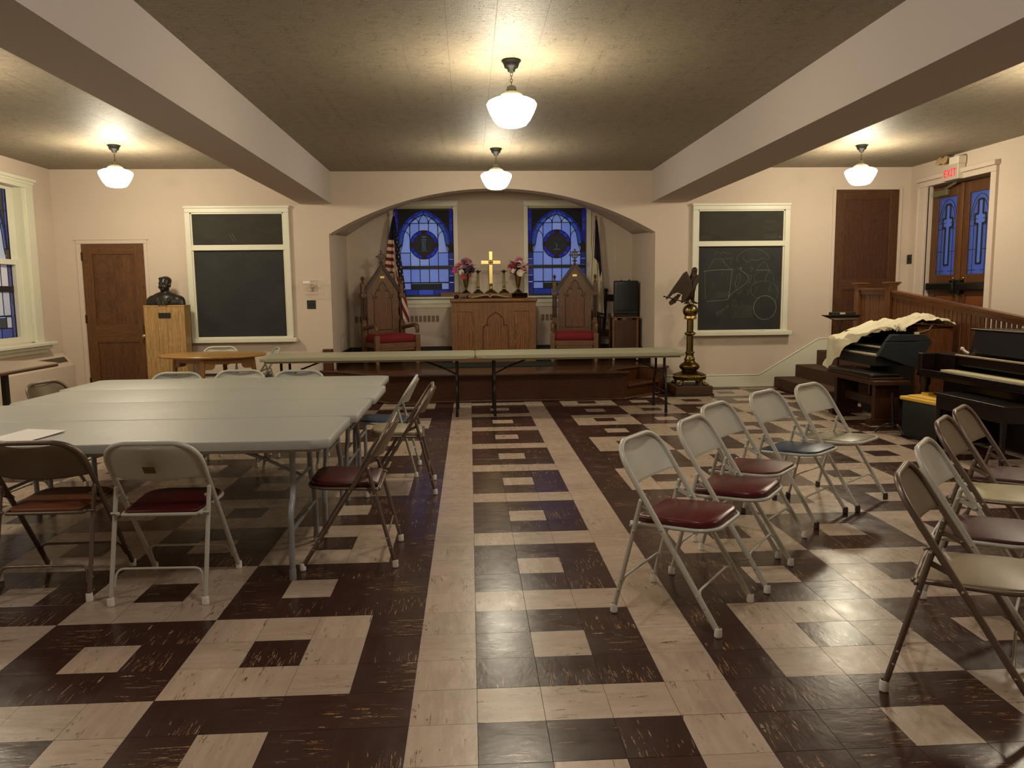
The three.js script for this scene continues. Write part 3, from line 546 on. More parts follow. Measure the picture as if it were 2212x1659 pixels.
// ---------------------------------------------------------------- baseboards, stage, stairs, ramp railing
{
  const prof = [[2.80, 0.02], [4.17, 0.02], [5.235, 0.02], [5.235, 0.70], [5.05, 0.70], [4.18, 0.185], [2.80, 0.185]];
  struct('baseboard_right', 'white baseboard that climbs beside the stairs', [ext(prof, 0.02, 0.003).translate(0, 0, ZB), polyTube([[2.80, 0.192, ZB + 0.018], [4.18, 0.192, ZB + 0.018], [5.05, 0.708, ZB + 0.018], [5.235, 0.708, ZB + 0.018]], 0.010, { bend: 0.01 })], M.trim);
  struct('baseboard_left', 'painted baseboard under the left chalkboard', rspan(-4.40, -2.10, 0.0, 0.14, ZB, ZB + 0.018, 0.004), M.wall);
  struct('baseboard_alcove', 'dark baseboard round the alcove at stage level', [span(AX0, AX1, STAGE, 0.565, AZ, AZ + 0.02), span(AX0, AX0 + 0.02, STAGE, 0.565, AZ, ZB - 0.2), span(AX1 - 0.02, AX1, STAGE, 0.565, AZ, ZB - 0.2)], std('#1d120c', 0.5));
  // stage with a notch for the corner steps
  const S = [[-2.08, ZB], [-2.08, -8.22], [-1.74, -8.03], [-1.05, -7.37], [2.0, -7.37], [2.07, -7.44], [1.83, -7.69], [2.36, -8.20], [2.60, -7.95], [2.76, -8.10], [2.78, ZB], [AX1, ZB], [AX1, AZ], [AX0, AZ], [AX0, ZB]];
  const topY = (pts, y0, y1, b) => creased(ext(pts.map(([x, z]) => [x, -z]), y1 - y0, b, 4, 3).rotateX(-Math.PI / 2).translate(0, y0, 0), 0.7);
  const off = (pts, d) => pts.map(([x, z], i) => { if (i > 10 || i === 0) return [x, z]; const c = [0.35, -8.9], l = Math.hypot(x - c[0], z - c[1]); return [x + (x - c[0]) / l * d, z + (z - c[1]) / l * d]; });
  const st = structGroup('stage', 'low brown wooden stage with rounded nosing under the arch');
  mesh('riser_face', topY(S, 0, STAGE - 0.03, 0), M.stageWood, st, { grain: 'x' });
  mesh('stage_top', topY(off(S, 0.028), STAGE - 0.032, STAGE, 0.012), M.stageFloor, st, { grain: 'x' });
  mesh('base_moulding', [rspan(-1.05, 2.0, 0, 0.028, -7.375, -7.345, 0.01), bar([2.0, 0.012, -7.36], [2.62, 0.012, -7.93], 0.024, 0.026), bar([-1.05, 0.012, -7.36], [-1.75, 0.012, -8.03], 0.024, 0.026)], wood('#5e3a20', 0.45), st, { grain: 'x' });
  const sp = structGroup('stage_step', 'low brown wooden step set into the corner of the stage');
  const n = 0.7071, q = [[2.05, -7.43], [1.83, -7.69], [2.36, -8.20], [2.60, -7.95]];
  mesh('step_body', topY([[2.06, -7.46], [1.845, -7.69], [2.36, -8.185], [2.585, -7.955]], 0, 0.155, 0), M.stageWood, sp, { grain: 'x' });
  mesh('tread', topY([[2.075, -7.425], [1.845, -7.685], [2.355, -8.18], [2.62, -7.93]], 0.155, 0.185, 0.011), M.stageWood, sp, { grain: 'x' });
  mesh('runner_mat', rspan(-0.45, 1.20, STAGE, STAGE + 0.012, -8.98, -8.30, 0.004), std('#0c1a14', 0.95), null);
  tag(scene.children[scene.children.length - 1], 'dark green mat on the stage in front of the altar', 'mat');
  struct('trim_6', 'wooden pilaster base at the left foot of the arch', [rspan(-2.06, -1.93, STAGE, 0.66, ZB, ZB + 0.1, 0.004)], M.stageWood);
}
{
  const carpetBump = tex(256, 256, (x, y) => noise(x * 0.9, y * 0.9), { srgb: false, repeat: [12, 12] });
  const carpet = std('#6e4a30', 0.95, 0, { bumpMap: carpetBump, bumpScale: 0.003, map: tex(256, 256, (x, y) => 0.8 + 0.2 * Math.sin(x * 0.78) * 0.6 + 0.15 * (noise(x * 0.6, y * 0.6) - 0.5), { repeat: [6, 6] }) });
  const s = structGroup('stairs', 'brown carpeted steps climbing to the landing');
  const zf = -6.66; [[4.41, 0.16], [4.72, 0.335], [5.03, LAND]].forEach(([x, y], i) => mesh('step', [rspan(x, 5.36, i ? [0.16, 0.335][i - 1] - 0.01 : 0, y, ZB, zf, 0.014)], carpet, s));
  struct('landing', 'carpeted landing in front of the double doors', span(5.30, XR, 0, LAND, ZB, -6.66), carpet);
  const r = new THREE.Shape([V2(6.66, 0), V2(1.9, 0), V2(6.66, LAND)]);
  struct('ramp', 'carpeted ramp descending along the right wall', ext(r, XR - 5.16).rotateY(Math.PI / 2).translate(5.16, 0, 0), carpet);
}
{ // railing: level piece by the landing, then a long piece falling with the ramp
  const t = thing('ramp_railing', 'brown wooden railing with close upright boards falling along the ramp', 'railing', [5.2, 0, 0]);
  const yTop = (z) => z < -6.70 ? 1.425 : 1.40 - 0.1125 * (z + 6.70), yFloor = (z) => z < -6.66 ? LAND : LAND - 0.1134 * (z + 6.66);
  const post = (z, h) => mesh('newel_post', [rbox(0.10, h - yFloor(z) + 0.02, 0.10, 0, (h + yFloor(z) - 0.02) / 2, z, 0.004), rbox(0.13, 0.02, 0.13, 0, h + 0.005, z, 0.004), rbox(0.16, 0.022, 0.16, 0, h + 0.026, z, 0.006)], M.railWood, t);
  post(-7.50, 1.46); post(-6.72, 1.46); post(-2.6, 1.02);
  const rail = (z0, z1) => {
    mesh('hand_rail', [bar([0, yTop(z0 + 1e-4) - 0.012, z0], [0, yTop(z1 - 1e-4) - 0.012, z1], 0.085, 0.026), bar([0, yTop(z0 + 1e-4) - 0.035, z0], [0, yTop(z1 - 1e-4) - 0.035, z1], 0.06, 0.03), bar([0.0, yTop(z0 + 1e-4) - 0.065, z0], [0, yTop(z1 - 1e-4) - 0.065, z1], 0.05, 0.035)], M.railWood, t, { grain: 'z' });
    mesh('bottom_rail', [bar([0, yFloor(z0 + 1e-4) + 0.05, z0], [0, yFloor(z1 - 1e-4) + 0.05, z1], 0.05, 0.06)], M.railWood, t, { grain: 'z' });
  };
  rail(-7.46, -6.76); rail(-6.68, -2.64);
  const put = (z, w) => { const y1 = yTop(z) - 0.07, y0 = yFloor(z) + 0.04; mesh('baluster', rbox(0.022, y1 - y0, w, hash(z * 1000 | 0, 3) * 0.008, (y0 + y1) / 2, z, 0.010, 2), M.railWood, t, { off: hash(z * 1000 | 0, 1) }); };
  for (let i = 0; i < 9; i++) put(-7.41 + i * 0.0755, 0.066);
  for (let i = 0; i < 52; i++) { const z = -6.63 + i * 0.0757; put(z, z > -5.02 ? 0.043 : i === 15 ? 0.050 : 0.066); }
}

// ---------------------------------------------------------------- chalkboards and small wall things
function chalkTex(base, draw) {
  return paint(768, 800, (c, w, h) => {
    c.fillStyle = base; c.fillRect(0, 0, w, h);
    const id = c.getImageData(0, 0, w, h), d = id.data;
    for (let y = 0; y < h; y++) for (let x = 0; x < w; x++) { const n = (fbm(x * 0.006 + base.length, y * 0.007, 4) - 0.47) * 26 + (noise(x * 0.4, y * 0.4) - 0.5) * 5; const k = (y * w + x) * 4; for (let i = 0; i < 3; i++) d[k + i] = clamp((d[k + i] + n) / 255) * 255; }
    c.putImageData(id, 0, 0);
    if (draw) draw(c, w, h);
  });
}
const chalk = (c, pts, w = 3, a = 0.5) => {       // broken chalk line through points in 0..1
  for (let rep = 0; rep < 2; rep++) {
    c.strokeStyle = `rgba(190,190,175,${a * (rep ? 0.22 : 0.5)})`; c.lineWidth = rep ? w * 1.8 : w; c.lineCap = 'round'; c.beginPath();
    const P = []; for (let i = 0; i < pts.length - 1; i++) { const [x0, y0] = pts[Math.max(0, i - 1)], [x1, y1] = pts[i], [x2, y2] = pts[i + 1], [x3, y3] = pts[Math.min(pts.length - 1, i + 2)]; for (let s = 0; s < 10; s++) { const t = s / 10, t2 = t * t, t3 = t2 * t; P.push([0.5 * (2 * x1 + (x2 - x0) * t + (2 * x0 - 5 * x1 + 4 * x2 - x3) * t2 + (3 * x1 - x0 - 3 * x2 + x3) * t3), 0.5 * (2 * y1 + (y2 - y0) * t + (2 * y0 - 5 * y1 + 4 * y2 - y3) * t2 + (3 * y1 - y0 - 3 * y2 + y3) * t3)]); } }
    P.push(pts[pts.length - 1]);
    P.forEach(([x, y], i) => { const X = x * 768 + (noise(i * 0.9, x * 50) - 0.5) * 2, Y = y * 800 + (noise(i * 0.8 + 40, y * 50) - 0.5) * 2; i ? c.lineTo(X, Y) : c.moveTo(X, Y); });
    c.stroke();
  }
};
function chalkboard(name, label, x0, drawTop, drawLow) {
  const t = thing(name, label, 'chalkboard', [x0, 0.80, ZB]);
  const W = 1.40, y = (v) => v - 0.80;
  mesh('frame', [rspan(0, 0.075, 0, y(2.545), 0, 0.055), rspan(W - 0.075, W, 0, y(2.545), 0, 0.055), rspan(0, W, y(2.545), y(2.62), 0, 0.056), rspan(-0.012, W + 0.012, y(2.60), y(2.638), 0, 0.07, 0.01)], M.trim, t);
  mesh('inner_frame', [rspan(0.07, 0.094, 0.02, y(2.55), 0, 0.04, 0.004), rspan(W - 0.094, W - 0.07, 0.02, y(2.55), 0, 0.04, 0.004), rspan(0.07, W - 0.07, y(2.525), y(2.55), 0, 0.04, 0.004)], M.trim, t);
  mesh('middle_rail', [rspan(0.07, W - 0.07, y(2.045), y(2.11), 0, 0.05), rspan(0.07, W - 0.07, y(2.035), y(2.05), 0, 0.06, 0.006)], M.trim, t);
  mesh('sill', [rspan(-0.05, W + 0.05, -0.03, 0.03, 0, 0.12, 0.01), rspan(0.0, W, 0.02, 0.05, 0, 0.06)], M.trim, t);
  const board = (nm, a, b, tx) => { const g = prep(new THREE.PlaneGeometry(W - 0.18, b - a)).translate(W / 2, (a + b) / 2, 0.018); mesh(nm, g, std('#ffffff', 0.72, 0, { map: tx }), t, { keepUV: true }); mesh('backing', span(0.07, W - 0.07, a - 0.01, b + 0.01, 0, 0.016), M.black, t); };
  board('upper_board', y(2.10), y(2.535), chalkTex('#252313', drawTop)); board('lower_board', 0.045, y(2.04), chalkTex('#20211e', drawLow));
  return t;
}
chalkboard('chalkboard', 'blank chalkboard in a white window frame behind the oval table', -3.86, (c) => { chalk(c, [[0.40, 0.66], [0.45, 0.86]], 5, 0.4); chalk(c, [[0.43, 0.62], [0.475, 0.84]], 5, 0.4); }, (c) => { for (let i = 0; i < 12; i++) { c.fillStyle = 'rgba(210,205,190,0.5)'; c.fillRect(768 * rnd(), 800 * rnd() * rnd(), 4, 4); } });
chalkboard('chalkboard', 'chalkboard with a house and snowman drawing in a white window frame', 3.165, (c) => { chalk(c, [[0.955, 0.83], [0.975, 0.87]], 6, 0.8); c.fillStyle = 'rgba(170,165,140,0.10)'; c.fillRect(20, 640, 100, 90); c.fillRect(600, 600, 110, 130); c.fillRect(610, 260, 90, 60); }, (c) => {
  const L = (p, w, a) => chalk(c, p.map(([x, y]) => [(x - 157) / 925, (y - 578) / 940]), w, a);
  L([[222, 856], [300, 845], [400, 840], [530, 838]], 4, 0.75); L([[232, 852], [236, 960], [240, 1060], [248, 1165]], 3, 0.5); L([[262, 1190], [350, 1185], [430, 1182], [497, 1168]], 4, 0.6); L([[545, 828], [528, 900], [520, 1000], [508, 1080], [497, 1165]], 4, 0.6);
  L([[265, 835], [300, 780], [325, 735]], 3, 0.45); L([[330, 724], [400, 722], [500, 715], [540, 712]], 3, 0.4); L([[420, 724], [460, 780], [530, 845]], 3, 0.55); L([[545, 715], [520, 750], [508, 790]], 3, 0.35); L([[385, 775], [400, 755], [430, 750]], 2, 0.3);
  L([[340, 668], [355, 648], [385, 645], [402, 662], [430, 640], [455, 660], [480, 648], [515, 665]], 3, 0.45);
  L([[605, 752], [580, 735], [600, 680], [680, 625], [770, 608], [860, 630], [920, 680], [942, 720], [905, 730], [850, 715], [820, 738], [770, 735], [740, 728], [710, 752], [675, 745], [652, 705]], 3, 0.45);
  L([[500, 1140], [560, 1085], [640, 1030], [700, 980], [716, 935], [690, 890], [620, 840], [640, 815]], 4, 0.65); L([[590, 830], [625, 815], [640, 838]], 3, 0.4);
  L([[628, 895], [615, 960], [598, 1030], [570, 1020], [580, 950], [600, 895], [628, 892]], 3, 0.45); L([[560, 980], [585, 1060], [600, 1110]], 3, 0.35); L([[640, 1050], [610, 1120]], 3, 0.4);
  L([[722, 822], [760, 826], [735, 866]], 3, 0.5); L([[712, 912], [750, 912], [722, 995]], 3, 0.5); L([[695, 1070], [735, 1070], [705, 1118]], 3, 0.5);
  L([[795, 850], [860, 848], [950, 852]], 4, 0.6); L([[808, 840], [840, 790], [880, 755], [915, 790], [940, 850]], 3, 0.45);
  L([[835, 870], [790, 900], [778, 950], [800, 1000]], 3, 0.4); L([[950, 860], [990, 910], [995, 970]], 3, 0.45); L([[945, 865], [915, 910], [905, 970]], 3, 0.5);
  L([[840, 1160], [790, 1150], [750, 1090], [755, 1020], [810, 980], [890, 970], [970, 985], [1030, 1040], [1045, 1120], [1015, 1200]], 3, 0.45); L([[812, 1030], [785, 1112]], 3, 0.4); L([[960, 1005], [945, 1085]], 3, 0.55);
  const ci = []; for (let i = 0; i <= 24; i++) { const a = 1.2 + i / 24 * 6.1; ci.push([905 + 125 * Math.cos(a), 1268 + 134 * Math.sin(a)]); } L(ci, 4, 0.75);
  L([[545, 1180], [540, 1250], [548, 1250], [570, 1160]], 3, 0.3); L([[575, 1180], [590, 1240]], 3, 0.3); L([[630, 1200], [665, 1240]], 3, 0.3); L([[540, 1280], [530, 1340], [555, 1385]], 3, 0.25); L([[330, 970], [320, 1050]], 2, 0.3); L([[420, 870], [395, 980]], 2, 0.3);
  c.save(); c.translate((370 - 157) / 925 * 768, (1352 - 578) / 940 * 800); c.rotate(-0.62); c.fillStyle = 'rgba(200,190,160,0.34)'; c.font = 'italic 40px serif'; c.fillText('Jesus w', 0, 0); c.restore(); L([[402, 1342], [440, 1325]], 3, 0.4);
  c.fillStyle = 'rgba(160,160,145,0.10)'; c.fillRect(170, 430, 130, 60); c.fillRect(330, 560, 180, 120);
});
tag(mesh('chalk_stick', rod([4.14, 0.836, ZB + 0.09], [4.22, 0.836, ZB + 0.092], 0.005), std('#b9c8b0', 0.9)), 'pale chalk stick lying on the sill of the drawn-on chalkboard', 'chalk');
{
  const t = thing('alarm_strobe', 'clear plastic box cover over a round alarm on the wall', 'alarm', [-2.19, 1.53, ZB]);
  mesh('back_plate', rspan(-0.045, 0.065, -0.065, 0.055, 0, 0.010, 0.004), M.wall, t);
  mesh('alarm_dome', [lathe([[0, 0.05], [0.02, 0.046], [0.03, 0.03], [0.032, 0.0]], 24).rotateX(Math.PI / 2).translate(0.01, 0.0, 0.012)], std('#c8c0b0', 0.2, 0.6), t);
  mesh('small_knob', ball(0.012, 0.01, -0.05, 0.02), std('#8a8274', 0.3, 0.5), t);
  const s = 0.115, z = 0.11, e = 0.004, cm = phys({ color: '#ffffff', roughness: 0.02, transmission: 1, thickness: 0, ior: 1.45 });
  mesh('clear_cover', [new THREE.PlaneGeometry(2 * s, 0.18).translate(0, 0, z), new THREE.PlaneGeometry(z, 0.18).rotateY(-Math.PI / 2).translate(-s, 0, z / 2), new THREE.PlaneGeometry(z, 0.18).rotateY(Math.PI / 2).translate(s, 0, z / 2), new THREE.PlaneGeometry(2 * s, z).rotateX(-Math.PI / 2).translate(0, 0.09, z / 2), new THREE.PlaneGeometry(2 * s, z).rotateX(Math.PI / 2).translate(0, -0.09, z / 2)], cm, t);
  mesh('cover_edge', [bar([-s, -0.09, z], [s, -0.09, z], 0.005, 0.005), bar([-s, 0.09, z], [s, 0.09, z], 0.005, 0.005), bar([-s, -0.09, z], [-s, 0.09, z], 0.005, 0.005), bar([s, -0.09, z], [s, 0.09, z], 0.005, 0.005)], std('#cfc4ae', 0.3), t);
  mesh('label_strip', rspan(-0.10, -0.005, 0.045, 0.078, z, z + 0.002, 0.001), std('#e9e4da', 0.6), t);
  const sw = thing('switch_plate', 'square black switch plate under the clear alarm cover', 'switch', [-2.207, 1.282, ZB]);
  mesh('plate', rspan(-0.06, 0.06, -0.06, 0.06, 0, 0.008, 0.003), M.plate, sw); for (const x of [-0.025, 0.025]) mesh('toggle', rspan(x - 0.006, x + 0.006, -0.012, 0.014, 0.006, 0.02, 0.002), M.black, sw);
  const s2 = thing('switch_plate', 'narrow black switch plate in the corner beside the tall door', 'switch', [XR, 1.83, -8.31], -Math.PI / 2);
  mesh('plate', rspan(-0.055, 0.055, -0.065, 0.065, 0, 0.012, 0.003), M.plate, s2); mesh('toggle', rspan(-0.006, 0.006, -0.012, 0.014, 0.01, 0.024, 0.002), M.black, s2);
}
{ // radiator cover with a sloped grille top, under the left window
  const t = thing('radiator_cover', 'painted radiator cover with a sloped slotted top under the left window', 'radiator cover', [XL + 0.004, 0, 0]);
  const prof = [[0, 0], [0.135, 0], [0.135, 0.49], [0.0, 0.66]];
  mesh('cover_body', ext(prof, 2.3).translate(0, 0, ZB + 0.01), M.wall, t);
  const sl = Math.atan2(0.17, 0.135), slots = [];
  for (let i = 0; i < 46; i++) { const g = new THREE.BoxGeometry(0.085, 0.004, 0.014); g.rotateZ(-sl); slots.push(g.translate(0.0675 + 0.003, 0.576 + 0.002, ZB + 0.10 + i * 0.028)); }
  slots.forEach((g) => mesh('grille_slot', g, std('#4a3c2c', 0.8), t));
  for (const [x0, x1, label] of [[-1.84, -0.46, 'row of dark slots of the convector in the alcove wall by the left tall chair'], [1.16, 2.30, 'row of dark slots of the convector in the alcove wall by the right tall chair']]) {
    const c = thing('convector_grille', label, 'grille', [0, 0, AZ]);
    mesh('grille_plate', rspan(x0 - 0.01, x1 + 0.0, 0.955, 1.07, 0, 0.004, 0.001), M.wall, c);
    for (let x = x0; x < x1 - 0.03; x += 0.068) mesh('slot', rspan(x, x + 0.05, 0.962, 1.062, 0.001, 0.006, 0.001), std('#7d6d5c', 0.8), c);
  }
}
// ---------------------------------------------------------------- folding chairs
const CH = {};
{
  const wl = 0.217, dir = [-0.542, 0.840], P = (lat, l, off = 0) => [lat, l * dir[1] - off * 0.542, 0.245 + l * dir[0] - off * 0.840];  // l along the tube, off = backwards
  const c = new THREE.CurvePath(), v = (lat, l) => V3(...P(lat, l));
  c.add(new THREE.LineCurve3(v(-wl, 0.02), v(-wl, 0.775))); c.add(new THREE.CubicBezierCurve3(v(-wl, 0.775), v(-wl, 0.865), v(-0.165, 0.905), v(-0.10, 0.908))); c.add(new THREE.LineCurve3(v(-0.10, 0.908), v(0.10, 0.908))); c.add(new THREE.CubicBezierCurve3(v(0.10, 0.908), v(0.165, 0.905), v(wl, 0.865), v(wl, 0.775))); c.add(new THREE.LineCurve3(v(wl, 0.775), v(wl, 0.02)));
  CH.frame = merge(new THREE.TubeGeometry(c, 110, 0.0122, 10, false));
  const half = (l) => l < 0.775 ? wl : (() => { let lo = 0, hi = 1; for (let i = 0; i < 20; i++) { const t = (lo + hi) / 2, y = 0.775 * (1 - t) ** 3 + 3 * 0.865 * t * (1 - t) ** 2 + 3 * 0.905 * t * t * (1 - t) + 0.908 * t ** 3; y < l ? lo = t : hi = t; } const t = lo; return wl * (1 - t) ** 3 + 3 * wl * t * (1 - t) ** 2 + 3 * 0.165 * t * t * (1 - t) + 0.10 * t ** 3; })();
  const l0 = 0.705, l1 = 0.902;
  CH.back = merge(grid(22, 12, (u, w) => { const l = l0 + (l1 - l0) * w + 0.012 * (1 - (2 * u - 1) ** 2) * (1 - w), s = (2 * u - 1), h = half(Math.min(l, 0.903)) - 0.006, bow = 0.046 * (1 - s * s) * (1 - 0.45 * w) + 0.002; return P(s * h, l, bow); }, 0.004));
  CH.rear = [-1, 1].map((s) => merge([rod([s * wl, 0.02, -0.244], [s * wl, 0.525, -0.119], 0.0105), ball(0.0108, s * wl, 0.527, -0.1185)]));
  CH.cap = [[wl, -0.247], [-wl, -0.247], [wl, 0.238], [-wl, 0.238]].map(([x, z]) => { const k = z > 0 ? -0.64 : 0.24; return merge([lathe([[0, 0], [0.0135, 0.0], [0.0165, 0.006], [0.0155, 0.038], [0.012, 0.042]], 14).translate(x, 0, z + 0.01 * k)]); });
  const st = (z, k) => merge(polyTube([[-0.205, 0.085, z + 0.085 * k], [-0.198, 0.165, z + 0.165 * k], [0.198, 0.165, z + 0.165 * k], [0.205, 0.085, z + 0.085 * k]], 0.0058, { bend: 0.045, seg: 40 }));
  CH.stretcher = [st(-0.247, 0.24), st(0.240, -0.645)];
  const link = (s) => merge([bar([s * (wl - 0.014), 0.462, -0.055], [s * (wl - 0.014), 0.492, -0.125], 0.004, 0.020), ball(0.007, s * (wl - 0.016), 0.462, -0.055), ball(0.007, s * (wl - 0.016), 0.492, -0.125)]);
  CH.link = [link(-1), link(1)];
  CH.rivet = merge([-1, 1].flatMap((s) => [[0.413, -0.02], [0.11, 0.172], [0.155, 0.143]].map(([y, z]) => ball(0.0055, s * (wl + 0.0105), y, z, 0.5)).concat([[0.39, -0.15], [0.16, -0.206], [0.11, -0.218]].map(([y, z]) => ball(0.005, s * (wl + 0.010), y, z, 0.5)))));
  CH.knob = [-1, 1].map((s) => merge([rod([s * 0.196, 0.417, -0.162], [s * (wl + 0.012), 0.417, -0.162], 0.006), ball(0.010, s * (wl - 0.026), 0.417, -0.172)]));
  // seat outline in (lateral, forward)
  const o = (g) => { const f1 = 0.195 + g, r = -0.165 - g, wf = 0.188 + g, wr = 0.172 + g; return [[-wr + 0.02, r], [wr - 0.02, r], [wr, r + 0.02], [wf, 0.10], [wf - 0.012, 0.15 + g], [wf - 0.045, 0.183 + g], [wf - 0.09, f1], [-(wf - 0.09), f1], [-(wf - 0.045), 0.183 + g], [-(wf - 0.012), 0.15 + g], [-wf, 0.10], [-wr, r + 0.02]]; };
  const tilt = (g) => g.rotateX(-0.055).translate(0, 0.420, 0);
  const flat = (pts, h, b, seg = 3) => creased(ext(pts.map(([x, z]) => [x, -z]), h, b, 4, seg).rotateX(-Math.PI / 2), 0.9);
  CH.seatFrame = merge([tilt(tube(o(0.004).map(([x, z]) => [x, 0.0, z]), 0.009, { closed: true, seg: 80, tension: 0.25 })), tilt(flat(o(0.0), 0.006, 0.001, 1).translate(0, -0.003, 0))]);
  CH.padThick = merge(tilt(flat(o(-0.001), 0.034, 0.014, 5).translate(0, 0.003, 0)));
  CH.padThin = merge(tilt(flat(o(-0.002), 0.016, 0.005, 3).translate(0, 0.003, 0)));
  CH.metalSeat = merge(tilt(flat(o(-0.003), 0.010, 0.004, 3).translate(0, 0.002, 0)));
  for (const k of ['frame', 'back', 'seatFrame', 'padThick', 'padThin', 'metalSeat', 'rivet']) boxUV(CH[k]);
}
const paintBump = tex(256, 256, (x, y) => 0.5 + 0.4 * (fbm(x * 0.03, y * 0.03, 3) - 0.5), { srgb: false, repeat: [3, 3] });
const CM = {
  cream: std('#b8b6a8', 0.33, 0.0, { bumpMap: paintBump, bumpScale: 0.001 }), grey: std('#a9aba0', 0.35, 0.0, { bumpMap: paintBump, bumpScale: 0.001 }), bronze: std('#75665a', 0.34, 0.55, { bumpMap: paintBump, bumpScale: 0.001 }), bronzeBack: std('#6f6049', 0.38, 0.35, { bumpMap: paintBump, bumpScale: 0.001 }),
  cap: std('#e6e1d6', 0.7), capDark: std('#3a3230', 0.7), rivet: std('#b8b2a4', 0.3, 0.9),
  red: std('#541319', 0.28), redDark: std('#480f14', 0.36), redBrown: std('#5c2a22', 0.36), maroon: std('#4c2228', 0.42), blue: std('#2a3c56', 0.30), brown: std('#7c4c30', 0.42), beige: std('#9c8c70', 0.4), tan: std('#8f7d64', 0.42), creamSeat: std('#b9ae86', 0.36), bare: std('#8a826c', 0.34, 0.2), dark: std('#2a1a16', 0.45),
};
function chair(x, z, dx, dz, frame, seat, kind, label, capM = CM.cap, backM) {
  const t = thing('folding_chair', label, 'chair', [x, 0, z], Math.atan2(dx, dz), 'folding chairs'); const F = CM[frame];
  const fr = raw('tube_frame', CH.frame, F, t); raw('backrest', CH.back, backM || (frame === 'bronze' ? CM.bronzeBack : F), t);
  const legs = CH.rear.map((g) => raw('rear_leg', g, F, t)); CH.stretcher.forEach((g) => raw('stretcher', g, F, t)); CH.link.forEach((g) => raw('hinge_link', g, F, t)); CH.knob.forEach((g) => raw('seat_pivot', g, F, t));
  raw('seat_frame', CH.seatFrame, F, t); raw(kind === 'metal' ? 'seat_pan' : 'seat_pad', kind === 'thick' ? CH.padThick : kind === 'thin' ? CH.padThin : CH.metalSeat, CM[seat], t);
  raw('rivets', CH.rivet, CM.rivet, t); CH.cap.forEach((g, i) => raw('foot_cap', g, capM, i < 2 ? legs[i ? 0 : 1] : fr));
  return t;
}
// two rows on the right, facing the piano side
chair(0.943, -0.656, 0.379, 0.286, 'cream', 'red', 'thick', 'cream folding chair with plump glossy red seat, end of its row on the tile aisle');
chair(1.319, -1.10, 0.41, 0.305, 'cream', 'red', 'thick', 'cream folding chair with glossy red seat, second from the aisle in the five chair row');
chair(1.585, -1.569, 0.374, 0.33, 'cream', 'redBrown', 'thin', 'cream folding chair with flat brick red seat, between a red and a blue seat');
chair(2.047, -2.052, 0.327, 0.359, 'cream', 'blue', 'thin', 'cream folding chair with dark blue seat in the five chair row', CM.capDark);
chair(2.48, -2.377, 0.29, 0.35, 'cream', 'bare', 'metal', 'cream folding chair with bare metal seat at the stairs end of the five chair row', CM.capDark);
chair(1.772, 0.097, 0.8, 0.6, 'bronze', 'tan', 'metal', 'bronze folding chair with bare tan metal seat');
chair(2.109, -0.343, 0.77, 0.64, 'cream', 'maroon', 'thin', 'cream folding chair with flat maroon seat beside a bronze chair');
chair(2.545, -0.91, 0.75, 0.66, 'bronze', 'creamSeat', 'metal', 'bronze folding chair with cream metal seat');
chair(2.85, -1.24, 0.72, 0.69, 'bronze', 'maroon', 'thin', 'bronze folding chair with maroon seat by the dark piano bench');
// round the grey tables
chair(-0.663, -1.50, -1, 0.02, 'bronze', 'redDark', 'thick', 'bronze folding chair with dark red seat at the table end');
chair(-0.526, -2.955, -1, 0.06, 'bronze', 'beige', 'thick', 'bronze folding chair with beige padded seat at the table end');
chair(-0.685, -3.505, -1, 0, 'grey', 'blue', 'thin', 'grey folding chair with blue seat at the table end');
chair(-2.03, -1.195, 0, -1, 'bronze', 'brown', 'thin', 'bronze folding chair with orange brown seat, its back to a sheet of paper');
const labelled = chair(-1.46, -1.12, 0.03, -1, 'cream', 'redDark', 'thin', 'cream folding chair with red seat and a small brown sticker on its back');
mesh('sticker', rbox(0.055, 0.042, 0.002, 0, 0, 0, 0.0008).rotateX(-0.573 + 0.0).translate(0.0, 0.640, -0.196 - 0.052), std('#6a4e28', 0.6), labelled);
chair(-2.62, -1.03, 0.03, -1, 'bronze', 'brown', 'thin', 'bronze folding chair beside the orange brown seat, at the left end of the tables');
chair(-2.52, -3.885, 0, 1, 'grey', 'bare', 'metal', 'grey folding chair tucked under the far table edge before the bust stand');
chair(-2.02, -4.01, 0.02, 1, 'cream', 'bare', 'metal', 'cream folding chair at the far table edge before the oval table');
chair(-1.49, -3.90, 0, 1, 'grey', 'bare', 'metal', 'grey folding chair tucked under the far table edge before the long table');
chair(-3.10, -3.50, 0.97, 0.2, 'bronze', 'tan', 'metal', 'bronze folding chair at the table end facing away from the radiator cover');
chair(-3.14, -2.62, 1, 0.05, 'cream', 'bare', 'metal', 'cream folding chair at the table end nearest the small pedestal table');
chair(-3.20, -7.28, 0.05, 1, 'cream', 'dark', 'thin', 'cream folding chair with dark seat between the oval table and the blank chalkboard');
chair(-2.64, -7.12, -0.9, 0.35, 'grey', 'dark', 'thin', 'grey folding chair at the end of the oval table beside the long table');

